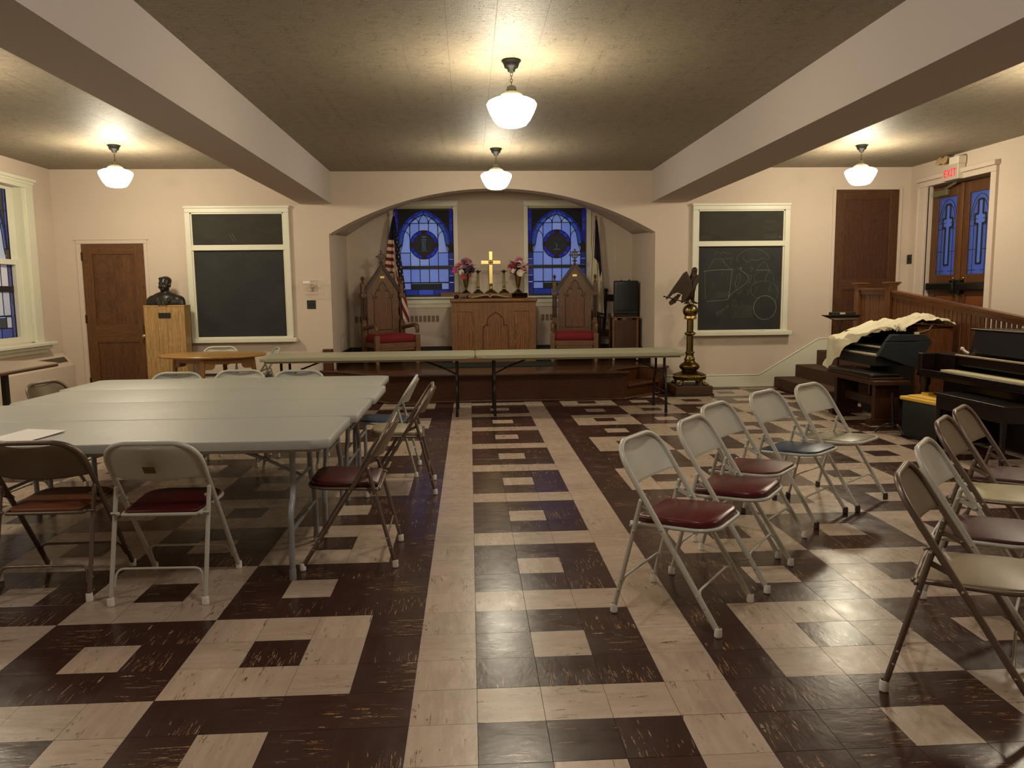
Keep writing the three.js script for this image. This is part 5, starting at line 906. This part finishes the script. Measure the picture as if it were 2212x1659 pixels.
  mesh('seat_cushion', creased(ext(roundRect(0.61, 0.52, 0.04), 0.135, 0.06, 4, 7).rotateX(-Math.PI / 2).translate(0, 0.31, 0.01), 0.9), velvet, t);
  return t;
}
throne(1.60, -9.20, -0.15, 'tall gothic oak armchair with red velvet seat beside the black monitor');
throne(-1.215, -9.24, 0.50, 'tall gothic oak armchair with red velvet seat in front of the striped flag');

// ---------------------------------------------------------------- flags
function flag(x, z, label, map, shape, lean = 0, top = 2.28) {
  const t = thing('flag_on_pole', label, 'flag', [x, STAGE, z]);
  mesh('pole', [rod([0, 0.03, 0], [lean, top, 0], 0.013), ball(0.02, lean, top + 0.015, 0, 1, 1.3, 1)], wood('#9a7440', 0.35), t);
  mesh('pole_base', lathe([[0, 0], [0.14, 0], [0.14, 0.012], [0.05, 0.035], [0.022, 0.06], [0.018, 0.10], [0, 0.10]], 28), M.brassDark, t);
  const cg = grid(60, 60, shape, 0.0016), cu = cg.attributes.uv; for (let i = 0; i < cu.count; i++) cu.setY(i, 1 - cu.getY(i));
  mesh('cloth', cg, std('#ffffff', 0.85, 0, { map }), t, { keepUV: true });
  return t;
}
const usTex = paint(768, 1024, (c, w, h) => {            // as hung: u across the folds, v down the fly
  c.fillStyle = '#cfc0a8'; c.fillRect(0, 0, w, h);
  c.fillStyle = '#7a1a1e';
  const bw = 62, x1 = w * 0.50;
  for (let y = 440, k = 0; y < h + 900; y += bw, k++) if (k % 2) { c.beginPath(); c.moveTo(0, y); c.lineTo(x1, y - 6); c.lineTo(x1, y - 6 + bw); c.lineTo(0, y + bw); c.fill(); }
  for (let y = 430 - 700, k = 0; y < h + 900; y += bw * 1.35, k++) if (k % 2) { c.beginPath(); c.moveTo(x1, y); c.lineTo(w, y + 330); c.lineTo(w, y + 330 + bw * 1.35); c.lineTo(x1, y + bw * 1.35); c.fill(); }
  c.fillStyle = '#10142c'; c.beginPath(); c.moveTo(0, 0); c.lineTo(w, 0); c.lineTo(w, 800); c.lineTo(w * 0.80, 700); c.lineTo(w * 0.62, 500); c.lineTo(x1, 430); c.lineTo(0, 430); c.fill();
  const star = (x, y, r) => { c.fillStyle = '#d8d0c4'; c.beginPath(); for (let i = 0; i < 10; i++) { const a = -Math.PI / 2 + i * Math.PI / 5, q = i % 2 ? r * 0.42 : r; c.lineTo(x + q * Math.cos(a), y + q * 0.62 * Math.sin(a)); } c.fill(); };
  for (let j = 0; j < 9; j++) for (let i = 0; i < 3; i++) star(w * (0.62 + 0.14 * i) + (j % 2) * 40, 150 + j * 70 + i * 30, 24);
});
flag(-1.20, -9.72, 'striped flag with starry blue field hanging from a pole beside the window', usTex, (u, v) => {
  const len = 0.86 + 0.74 * smooth(0.44, 0.56, u), d = v * len, L = -0.012 - 0.165 * Math.pow(clamp(d / 0.86), 0.8), R = 0.012 + 0.185 * Math.pow(clamp(d / 1.55), 0.9);
  const x = u < 0.5 ? L * (1 - u * 2) : R * (u - 0.5) * 2;
  return [0.05 + x, 2.245 - d - 0.05 * u * v, 0.045 + (0.006 + 0.034 * v) * Math.sin(u * 17 + 0.6) + 0.03 * u];
}, 0.05);
const whiteTex = paint(512, 1024, (c, w, h) => {
  c.fillStyle = '#cfc4a8'; c.fillRect(0, 0, w, h);
  c.fillStyle = '#14152a'; c.beginPath(); c.moveTo(w * 0.40, 0); c.lineTo(w, 0); c.lineTo(w, 560); c.lineTo(w * 0.86, 640); c.lineTo(w * 0.78, 480); c.lineTo(w * 0.36, 430); c.fill();
  c.fillStyle = '#5a1218'; c.fillRect(w * 0.60, 250, w * 0.14, 130);
});
flag(1.985, -9.74, 'white flag with dark blue field hanging from a pole behind the right tall chair', whiteTex, (u, v) => {
  const w = 0.03 + 0.23 * Math.pow(v, 0.7); return [0.02 + (u - 0.5) * w, 2.18 - 1.40 * v - 0.08 * u * v, 0.05 + (0.010 + 0.032 * v) * Math.sin(u * 13 + 1.0)];
}, 0.03, 2.2);
// ---------------------------------------------------------------- monitor on its stand at the right of the alcove
{
  const t = thing('television', 'black box television standing on the small wooden chair cabinet', 'television', [2.42, 1.06, -9.35], -0.12);
  const scr = std('#0a0b0a', 0.35);
  mesh('housing', [rspan(-0.19, 0.19, 0.0, 0.52, -0.02, 0.06, 0.02), ...[0, 1, 2, 3].map((i) => rspan(-0.185 + i * 0.02, 0.185 - i * 0.02, 0.02 + i * 0.02, 0.5 - i * 0.025, -0.10 - i * 0.07, 0.0 - i * 0.06, 0.02)), rspan(-0.175, 0.175, -0.03, 0.005, -0.16, 0.05, 0.006)], M.black, t);
  mesh('screen', grid(10, 10, (u, v) => [(u - 0.5) * 0.34, 0.05 + v * 0.45, 0.061 + 0.006 * Math.sin(Math.PI * u)], 0.004), scr, t);
  mesh('knob', [ball(0.01, -0.07, 0.525, 0.02), ball(0.012, 0.05, 0.528, 0.02)], M.black, t);
  const c = thing('side_cabinet', 'brown wooden cabinet under the black television', 'cabinet', [2.385, STAGE, -9.34], -0.05);
  mesh('cabinet_top', rspan(-0.21, 0.215, 0.64, 0.66, -0.23, 0.225, 0.006), M.oak, c, { grain: 'x' });
  mesh('corner_post', [rspan(-0.20, -0.165, 0, 0.64, 0.17, 0.205), rspan(0.17, 0.205, 0, 0.64, 0.17, 0.205), rspan(-0.20, -0.165, 0, 0.64, -0.205, -0.17), rspan(0.17, 0.205, 0, 0.64, -0.205, -0.17)], M.oak, c);
  mesh('front_panel', span(-0.168, 0.172, 0.05, 0.61, 0.175, 0.19), wood('#5a3418', 0.45), c, { off: 0.4 });
  mesh('side_panel', [span(-0.19, -0.175, 0.05, 0.64, -0.18, 0.18), span(0.18, 0.195, 0.05, 0.64, -0.18, 0.18)], wood('#46280f', 0.5), c);
  mesh('foot', [lathe([[0.012, 0], [0.022, 0.01], [0.016, 0.03], [0.02, 0.05]], 14).translate(-0.18, 0, 0.215), lathe([[0.012, 0], [0.022, 0.01], [0.016, 0.03], [0.02, 0.05]], 14).translate(0.185, 0, 0.215)], std('#c2b59a', 0.4), c);
  const a = thing('wooden_armchair', 'dark wooden armchair with curved arm beside the television cabinet', 'chair', [2.23, STAGE, -9.66], 0.1);
  mesh('arm_rest', [tube([[-0.20, 0.66, -0.12], [-0.225, 0.665, 0.05], [-0.215, 0.67, 0.17], [-0.15, 0.66, 0.22]], 0.028, { seg: 24 })], wood('#3a2312', 0.4), a);
  mesh('leg', [rod([-0.21, 0, 0.16], [-0.215, 0.65, 0.15], 0.022)], wood('#3a2312', 0.4), a); mesh('leg', [rod([-0.15, 0, -0.16], [-0.14, 0.42, -0.16], 0.022)], wood('#3a2312', 0.4), a); mesh('leg', [rod([0.2, 0, -0.16], [0.2, 0.42, -0.16], 0.022)], wood('#3a2312', 0.4), a);
  mesh('seat', rspan(-0.22, 0.22, 0.40, 0.44, -0.2, 0.12, 0.01), wood('#3a2312', 0.4), a); mesh('back_upright', [bar([-0.05, 0.42, -0.19], [0.0, 1.06, -0.225], 0.035, 0.03), ball(0.035, 0.0, 1.07, -0.225, 1, 0.8, 0.8)], wood('#241710', 0.4), a); mesh('back_upright', [bar([0.2, 0.42, -0.19], [0.2, 1.02, -0.225], 0.035, 0.03)], wood('#241710', 0.4), a); mesh('back_slat', [rspan(-0.02, 0.2, 0.9, 1.0, -0.23, -0.205)], wood('#241710', 0.4), a);
}
// ---------------------------------------------------------------- brass eagle lectern
{
  const p = thing('lectern_plinth', 'low square wooden plinth under the brass eagle lectern', 'plinth', [3.01, 0, -7.865]);
  mesh('plinth_block', rbox(0.50, 0.098, 0.56, 0, 0.081, 0, 0.004), wood('#5c3a20', 0.5), p, { grain: 'x' }); mesh('plinth_foot', rbox(0.53, 0.032, 0.59, 0, 0.016, 0, 0.003), wood('#3c2414', 0.5), p, { grain: 'x' });
  const t = thing('eagle_lectern', 'tall brass lectern topped by a dark eagle with spread wings', 'lectern', [3.015, 0.13, -7.865]);
  const oct = Array.from({ length: 8 }, (_, i) => { const a = (i + 0.5) * Math.PI / 4, r = i % 2 ? 0.225 : 0.225; return [r * Math.cos(a), r * Math.sin(a)]; });
  mesh('base_plate', [creased(ext(oct, 0.075, 0.008, 2, 2).rotateX(-Math.PI / 2).translate(0, 0.07, 0), 0.5), lathe([[0.21, 0.142], [0.19, 0.155], [0.13, 0.175], [0.10, 0.19]], 32)], M.brassDark, t);
  const beads = []; for (let i = 0; i < 8; i++) { const [ax, az] = oct[i], [bx, bz] = oct[(i + 1) % 8]; for (let k = 0; k < 7; k++) { const u = (k + 0.5) / 7; beads.push(ball(0.0095, (ax + (bx - ax) * u) * 1.0, 0.12, (az + (bz - az) * u) * 1.0, 1, 1, 1, 8)); } }
  mesh('beading', beads, M.brassBright, t);
  for (let i = 0; i < 4; i++) { const a = Math.PI / 4 + i * Math.PI / 2, g = [tube([[0.17, 0.075, 0], [0.205, 0.06, 0], [0.222, 0.035, 0], [0.225, 0.02, 0]], 0.022, { seg: 16 }), ball(0.032, 0.235, 0.022, 0, 1.2, 0.68, 1)]; for (const s of [-1, 0, 1]) g.push(ball(0.013, 0.268, 0.014, s * 0.02, 1.3, 0.9, 0.8, 10)); mesh('claw_foot', g.map((q) => q.rotateY(a)), M.brass, t); }
  mesh('base_bulb', lathe([[0.105, 0.185], [0.10, 0.198], [0.125, 0.215], [0.14, 0.24], [0.135, 0.265], [0.11, 0.29], [0.078, 0.31], [0.07, 0.335]], 36), M.brassDark, t);
  mesh('lower_collar', lathe([[0.07, 0.33], [0.074, 0.345], [0.074, 0.36], [0.062, 0.37], [0.056, 0.40], [0.056, 0.43], [0.068, 0.438], [0.068, 0.448], [0.05, 0.456]], 32), M.brass, t);
  mesh('column', lathe([[0.048, 0.45], [0.046, 0.68]], 32), M.brass, t); mesh('column', lathe([[0.046, 0.71], [0.045, 0.90]], 32), M.brass, t);
  mesh('middle_ring', lathe([[0.046, 0.672], [0.06, 0.68], [0.075, 0.695], [0.078, 0.705], [0.068, 0.714], [0.058, 0.722], [0.046, 0.73]], 32), M.brass, t);
  mesh('upper_collar', lathe([[0.045, 0.888], [0.06, 0.893], [0.085, 0.905], [0.088, 0.918], [0.078, 0.925], [0.088, 0.935], [0.075, 0.945]], 32), M.brassBright, t);
  mesh('orb', ball(0.104, 0, 1.012, 0, 1, 0.93, 1, 32), M.brass, t);
  // eagle, in the axes (right = x, up = y, towards room = z), wing desk leaning
  const eg = blob(72, 0.32, (x, y, z) => {
    let d = sdCap(x, y, z, [0.0, -0.10, -0.03], [0.035, 0.10, -0.02], 0.055, 0.062);
    d = smin(d, sdCap(x, y, z, [0.035, 0.10, -0.02], [0.045, 0.215, 0.0], 0.058, 0.036), 0.03);
    d = smin(d, sdEll(x, y, z, [0.05, 0.245, 0.0], [0.036, 0.034, 0.040]), 0.02); d = smin(d, sdCap(x, y, z, [0.06, 0.245, -0.02], [0.062, 0.262, -0.05], 0.016, 0.006), 0.008);
    d = smin(d, sdCap(x, y, z, [-0.03, -0.10, -0.02], [-0.04, -0.19, -0.02], 0.030, 0.020), 0.02); d = smin(d, sdCap(x, y, z, [0.03, -0.10, -0.02], [0.04, -0.19, -0.02], 0.030, 0.020), 0.02);
    for (const s of [-1, 1]) for (const q of [-1, 0, 1]) d = smin(d, sdCap(x, y, z, [s * 0.042, -0.19, -0.01], [s * 0.042 + q * 0.035 + s * 0.02, -0.215, 0.045], 0.013, 0.008), 0.008);
    return d;
  });
  mesh('eagle_body', eg.translate(0, 1.325, 0), M.bronze, t);
  const K = 0.00122, tr = ([a, b]) => [(a - 470) * K, (620 - b) * K + 1.012];
  const wl = [[410, 178], [422, 195], [440, 235], [470, 300], [480, 390], [430, 470], [400, 512], [362, 532], [352, 520], [366, 440], [345, 428], [315, 412], [262, 428], [228, 462], [186, 492], [180, 478], [215, 430], [268, 350], [328, 268], [372, 205]].map(tr), wr = [[575, 210], [560, 208], [535, 222], [505, 250], [480, 300], [476, 380], [462, 440], [490, 395], [530, 330], [556, 280]].map(tr), tail = [[330, 430], [362, 440], [335, 480], [300, 530], [247, 556], [232, 545], [224, 520], [262, 480]].map(tr);
  mesh('wing', ext(wl, 0.026, 0.008, 4, 2).translate(0, 0, 0.030), M.bronze, t); mesh('wing', ext(wr, 0.026, 0.008, 4, 2).translate(0, 0, 0.034), M.bronze, t); mesh('tail', ext(tail, 0.02, 0.006, 4, 2).translate(0, 0, -0.01), M.bronze, t);
  const ribs = []; for (let i = 0; i < 6; i++) ribs.push(tube([tr([400 + i * 10, 215 + i * 22]), tr([340 + i * 14, 300 + i * 18]), tr([240 + i * 28, 428 + i * 12])].map(([a, b]) => [a, b, 0.056]), 0.003, { rad: 5, seg: 10 }));
  mesh('feather_ribs', ribs, M.bronze, t);
  mesh('book_ledge', [tube([tr([155, 453]), tr([180, 462]), tr([260, 482]), tr([362, 512]), tr([420, 520])].map(([a, b]) => [a, b, 0.062]), 0.008, { seg: 24 }), ball(0.012, ...tr([157, 455]), 0.062)], M.bronze, t);
}
// ---------------------------------------------------------------- music stand, bench, organ with cloth
{
  const t = thing('music_stand', 'dark metal music stand with a black folder beside the stairs', 'music stand', [4.45, 0, -6.50], 0.1);
  const dm = std('#3a2c22', 0.4, 0.5), y0 = 1.10;
  mesh('desk', ext([[-0.25, 0], [0.25, 0], [0.17, -0.095], [-0.13, -0.095]], 0.012, 0.002).rotateX(-0.9).translate(0.02, y0, 0.0), dm, t);
  mesh('desk_lip', rbox(0.50, 0.012, 0.06, 0.02, y0 + 0.004, 0.02, 0.003), dm, t);
  mesh('pole', [rod([0, 0.02, 0], [0, 0.7, 0], 0.012), rod([0, 0.68, 0], [0, y0 - 0.10, 0], 0.009), polyTube([[0, y0 - 0.14, 0], [0.03, y0 - 0.06, 0.0], [0.09, y0 - 0.03, 0]], 0.007), polyTube([[0.0, y0 - 0.14, 0], [-0.03, y0 - 0.06, 0.0], [-0.09, y0 - 0.03, 0]], 0.007)], dm, t);
  for (let i = 0; i < 3; i++) { const a = i * 2.09 + 0.5; mesh('tripod_leg', polyTube([[0, 0.10, 0], [0.08 * Math.cos(a), 0.05, 0.08 * Math.sin(a)], [0.15 * Math.cos(a), 0.008, 0.15 * Math.sin(a)]], 0.008), dm, t); }
  const f = thing('black_folder', 'black folder with a pale label lying on the music stand', 'folder', [4.475, 1.11, -6.485], 0.1);
  mesh('folder_cover', rspan(-0.16, 0.16, 0, 0.032, -0.03, 0.03, 0.004), M.black, f); mesh('folder_label', rspan(-0.05, 0.02, 0.006, 0.027, 0.03, 0.032, 0.0008), std('#c8bca0', 0.7), f);
}
{
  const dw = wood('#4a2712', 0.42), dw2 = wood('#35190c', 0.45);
  const t = thing('organ_bench', 'brown wooden organ bench with a black padded seat', 'bench', [4.30, 0, -5.56], 0);
  mesh('bench_top', [rspan(-0.18, 0.20, 0.43, 0.475, -0.56, 0.56, 0.006), rspan(-0.165, 0.18, 0.475, 0.50, -0.55, 0.45, 0.008)], dw, t, { grain: 'z' });
  mesh('seat_pad', creased(ext(roundRect(0.33, 0.98, 0.03), 0.045, 0.018, 4, 4).rotateX(-Math.PI / 2).translate(0.0, 0.495, -0.05), 0.9), std('#15110f', 0.26), t);
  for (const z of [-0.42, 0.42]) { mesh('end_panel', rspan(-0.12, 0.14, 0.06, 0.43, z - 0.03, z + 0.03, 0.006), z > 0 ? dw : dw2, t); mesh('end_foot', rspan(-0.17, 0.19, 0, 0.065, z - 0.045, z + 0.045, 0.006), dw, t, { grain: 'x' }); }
  mesh('stretcher_board', rspan(-0.02, 0.03, 0.18, 0.27, -0.40, 0.40, 0.005), dw2, t, { grain: 'z' });
  // organ console facing -x
  const o = thing('organ_console', 'brown organ console with black key cheeks under a crumpled cloth', 'organ', [0, 0, 0]);
  const side = wood('#744422', 0.4), zn = -5.30, zf = -6.28;
  const prof = [[4.73, 0.02], [5.11, 0.02], [5.11, 1.012], [4.80, 1.004], [4.74, 0.93], [4.885, 0.855], [4.72, 0.57]];
  const profile = [[4.73, 0.02], [5.11, 0.02], [5.11, 1.012], [4.72, 1.004], [4.72, 0.57]];
  for (const [a, m] of [[zn, side], [zf, side]]) mesh('end_panel', ext(profile, 0.035, 0.003).translate(0, 0, a - (a === zn ? 0.035 : 0)), m, o);
  mesh('case_back', span(5.06, 5.10, 0.02, 1.0, zf, zn - 0.03), side, o); mesh('case_top', rspan(4.72, 5.115, 0.99, 1.012, zf, zn, 0.004), side, o); mesh('knee_panel', span(4.86, 4.89, 0.02, 0.62, zf, zn - 0.03), wood('#241107', 0.5), o); mesh('stop_panel', span(4.74, 5.06, 0.86, 0.99, zf + 0.03, zn - 0.035), M.black, o);
  const cheek = [[4.295, 0.715], [4.37, 0.855], [4.43, 0.935], [4.80, 0.935], [4.872, 0.86], [4.715, 0.568]], chm = std('#23282a', 0.4);
  for (const z of [zn - 0.04, zf - 0.02]) mesh('key_cheek', [ext([[4.295, 0.715], [4.37, 0.855], [4.872, 0.855], [4.715, 0.568]], 0.055, 0.004).translate(0, 0, z), ext([[4.375, 0.862], [4.43, 0.935], [4.80, 0.935], [4.87, 0.862]], 0.05, 0.008).translate(0, 0, z)], chm, o);
  mesh('key_bed', [span(4.30, 4.86, 0.60, 0.70, zf, zn - 0.04)], M.black, o);
  const wk = std('#d8cfae', 0.35);
  [[4.33, 0.705, 0.14], [4.46, 0.775, 0.13]].forEach(([x, y, d], r) => { const mb = mesh('manual_bed', span(x, x + 0.18, y - 0.05, y - 0.002, zf + 0.08, zn - 0.1), M.black, o); for (let i = 0; i < 31; i++) { const z = zf + 0.10 + i * 0.0268; mesh('key', rbox(d, 0.016, 0.0248, x + d / 2, y + 0.006, z, 0.002, 1), wk, mb); if (![2, 6].includes(i % 7)) mesh('black_key', rbox(d * 0.62, 0.016, 0.012, x + d * 0.66, y + 0.02, z + 0.0134, 0.002, 1), M.black, mb); } });
  mesh('pedal_box', [span(4.62, 4.86, 0.0, 0.16, zf + 0.05, zn - 0.05)], M.black, o);
  mesh('lamp_cord', tube([[4.72, 0.95, zn + 0.01], [4.82, 0.98, zn + 0.02], [4.86, 1.02, zn + 0.01], [4.90, 1.03, zn - 0.02]], 0.006), std('#8a7a5e', 0.7), o); mesh('cord_plug', rbox(0.05, 0.03, 0.03, 4.70, 0.945, zn + 0.012, 0.006), std('#c9b694', 0.6), o);
  // crumpled cloth over the far part of the console
  const cl = mesh('dust_cloth', grid(90, 110, (u, v) => {          // v: across the console from its back to the keys and down; u: along it
    const z = -5.22 - u * 1.10, hang = v < 0.42 ? 0 : (v - 0.42) / 0.58;
    let x = 5.10 - v / 0.42 * 0.36, y = 1.045;
    if (v > 0.42) { const h = hang; x = 4.74 - 0.52 * smooth(0, 0.62, h) * (0.45 + 0.55 * smooth(0.28, 0.75, u)); y = 1.045 - 0.20 * smooth(0, 0.6, h) * (0.35 + 0.65 * smooth(0.2, 0.7, u)) - (h > 0.55 ? (h - 0.55) * 0.82 * smooth(0.40, 0.95, u) : 0); }
    const keep = smooth(0.02, 0.30, u); if (hang > 0) { const lim = 0.30 + 0.70 * smooth(0.15, 0.8, u); const c = Math.min(hang, lim); if (hang > lim) { x += (hang - lim) * 0.10; y += 0.02 * (hang - lim); } }
    const crest = 0.05 * Math.exp(-(((u - 0.20) / 0.13) ** 2)) * smooth(0.0, 0.2, v) * (1 - smooth(0.45, 0.8, v)), far = 0.07 * smooth(0.5, 1, u);
    const f = (fbm(u * 7 + v * 2.2, v * 5 - u * 3, 4) - 0.47), ridge = Math.abs(Math.sin((u * 2.2 + v * 1.1 + 0.6 * fbm(u * 3, v * 3, 2)) * 8.5));
    y += crest - far * (1 - v) + 0.12 * f + 0.04 * ridge * (0.5 + hang * 0.5); x += 0.06 * (fbm(u * 6 + 20, v * 6, 3) - 0.47) - 0.02 * ridge * hang;
    return [x, y + 0.01, z + 0.05 * (fbm(u * 5, v * 5 + 9, 3) - 0.47)];
  }, 0.003, false), std('#e2d8b8', 0.85, 0, { side: THREE.DoubleSide }), null, { keepUV: true });
  tag(cl, 'crumpled cream dust cloth thrown over the organ', 'cloth');
}
// ---------------------------------------------------------------- piano, its bench, tote, tripod foot
{
  const pw = wood('#1c0f0a', 0.28), pm = std('#100a07', 0.26);
  const t = thing('upright_piano', 'dark upright piano with a closed music desk beside the railing', 'piano', [0, 0, 0]);
  const z0 = -4.68, z1 = -3.20;
  mesh('case_lower', span(4.62, 5.05, 0.03, 0.66, z0 + 0.03, z1), pw, t, { grain: 'z' }); mesh('case_upper', span(4.70, 5.05, 0.66, 1.02, z0 + 0.36, z1), pw, t, { grain: 'z' });
  mesh('case_lid', rspan(4.66, 5.08, 1.02, 1.04, z0 + 0.33, z1 + 0.02, 0.006), pm, t);
  mesh('music_desk', ext([[0, 0], [0.018, 0], [0.06, 0.20], [0.042, 0.20]], z1 - z0 - 0.40).rotateY(0).translate(4.62, 0.82, z0 + 0.40), pm, t);
  mesh('key_block', [rspan(4.36, 4.72, 0.57, 0.795, z0, z0 + 0.07, 0.012), rspan(4.36, 4.70, 0.57, 0.60, z0, z1, 0.006)], pw, t, { grain: 'z' });
  mesh('fall_board', [rspan(4.52, 4.72, 0.70, 0.80, z0 + 0.36, z1, 0.012)], pm, t); mesh('fall_board_edge', rspan(4.505, 4.525, 0.79, 0.806, z0 + 0.36, z1, 0.004), std('#b8a68a', 0.3, 0.3), t);
  mesh('end_shelf', span(4.50, 5.05, 0.62, 0.79, z0 + 0.06, z0 + 0.38), pw, t);
  mesh('key_slip', rspan(4.355, 4.375, 0.59, 0.645, z0 + 0.07, z1, 0.006), pm, t);
  for (let i = 0; i < 48; i++) mesh('key', rbox(0.145, 0.018, 0.0222, 4.455, 0.652, z0 + 0.36 + i * 0.0236, 0.002, 1), std('#d2c7a4', 0.3), t);
  mesh('front_leg', [lathe([[0.03, 0], [0.036, 0.04], [0.026, 0.08], [0.04, 0.2], [0.045, 0.4], [0.032, 0.46], [0.05, 0.5], [0.05, 0.57]], 20).translate(4.42, 0, z0 + 0.05)], pw, t);
  mesh('desk_hinge', [tube([[4.60, 0.815, z0 + 0.42], [4.58, 0.83, z0 + 0.40], [4.57, 0.85, z0 + 0.38]], 0.012), ball(0.018, 4.565, 0.855, z0 + 0.375)], std('#c8bda4', 0.3), t);
  const b = thing('piano_bench', 'plain black piano bench in front of the piano', 'bench', [4.275, 0, -3.52]);
  mesh('bench_top', rspan(-0.165, 0.165, 0.475, 0.50, -0.46, 0.46, 0.006), pm, b); mesh('bench_box', span(-0.15, 0.15, 0.36, 0.475, -0.44, 0.44), pm, b);
  for (const [x, z] of [[-0.13, -0.42], [0.13, -0.42], [-0.13, 0.42], [0.13, 0.42]]) mesh('leg', rod([x, 0.38, z], [x * 1.05, 0, z * 1.02], 0.026, 0.018), pm, b);
  const c = thing('storage_tote', 'black plastic storage tote with a yellow lid behind the piano bench', 'storage box', [4.37, 0, -4.33], 0.15);
  mesh('tote_body', creased(ext(roundRect(0.40, 0.50, 0.05), 0.36, 0.004).rotateX(-Math.PI / 2), 0.5), std('#060706', 0.55), c);
  mesh('tote_lid', [creased(ext(roundRect(0.44, 0.54, 0.05), 0.03, 0.008, 4, 3).rotateX(-Math.PI / 2).translate(0, 0.36, 0), 0.5), creased(ext(roundRect(0.34, 0.42, 0.04), 0.02, 0.006, 4, 2).rotateX(-Math.PI / 2).translate(0, 0.385, 0), 0.5), rspan(-0.02, 0.06, 0.40, 0.425, -0.20, -0.1, 0.008)], std('#d9ac34', 0.5), c);
  const m = thing('tripod_foot', 'black curved tripod foot of a folded stand by the storage tote', 'stand', [4.13, 0, -4.64], 0.3);
  mesh('stem', [rod([0, 0.06, 0], [0.02, 0.40, -0.05], 0.012), cyl(0.022, 0.022, 0.06, 0, 0.09, 0)], M.blackGloss, m);
  for (let i = 0; i < 3; i++) { const a = i * 2.094 + 1.75; mesh('foot', tube([[0, 0.085, 0], [0.06 * Math.cos(a), 0.09, 0.06 * Math.sin(a)], [0.12 * Math.cos(a), 0.06, 0.12 * Math.sin(a)], [0.165 * Math.cos(a), 0.014, 0.165 * Math.sin(a)]], 0.014, { seg: 16 }), M.blackGloss, m); }
}

renderer.render(scene, camera);
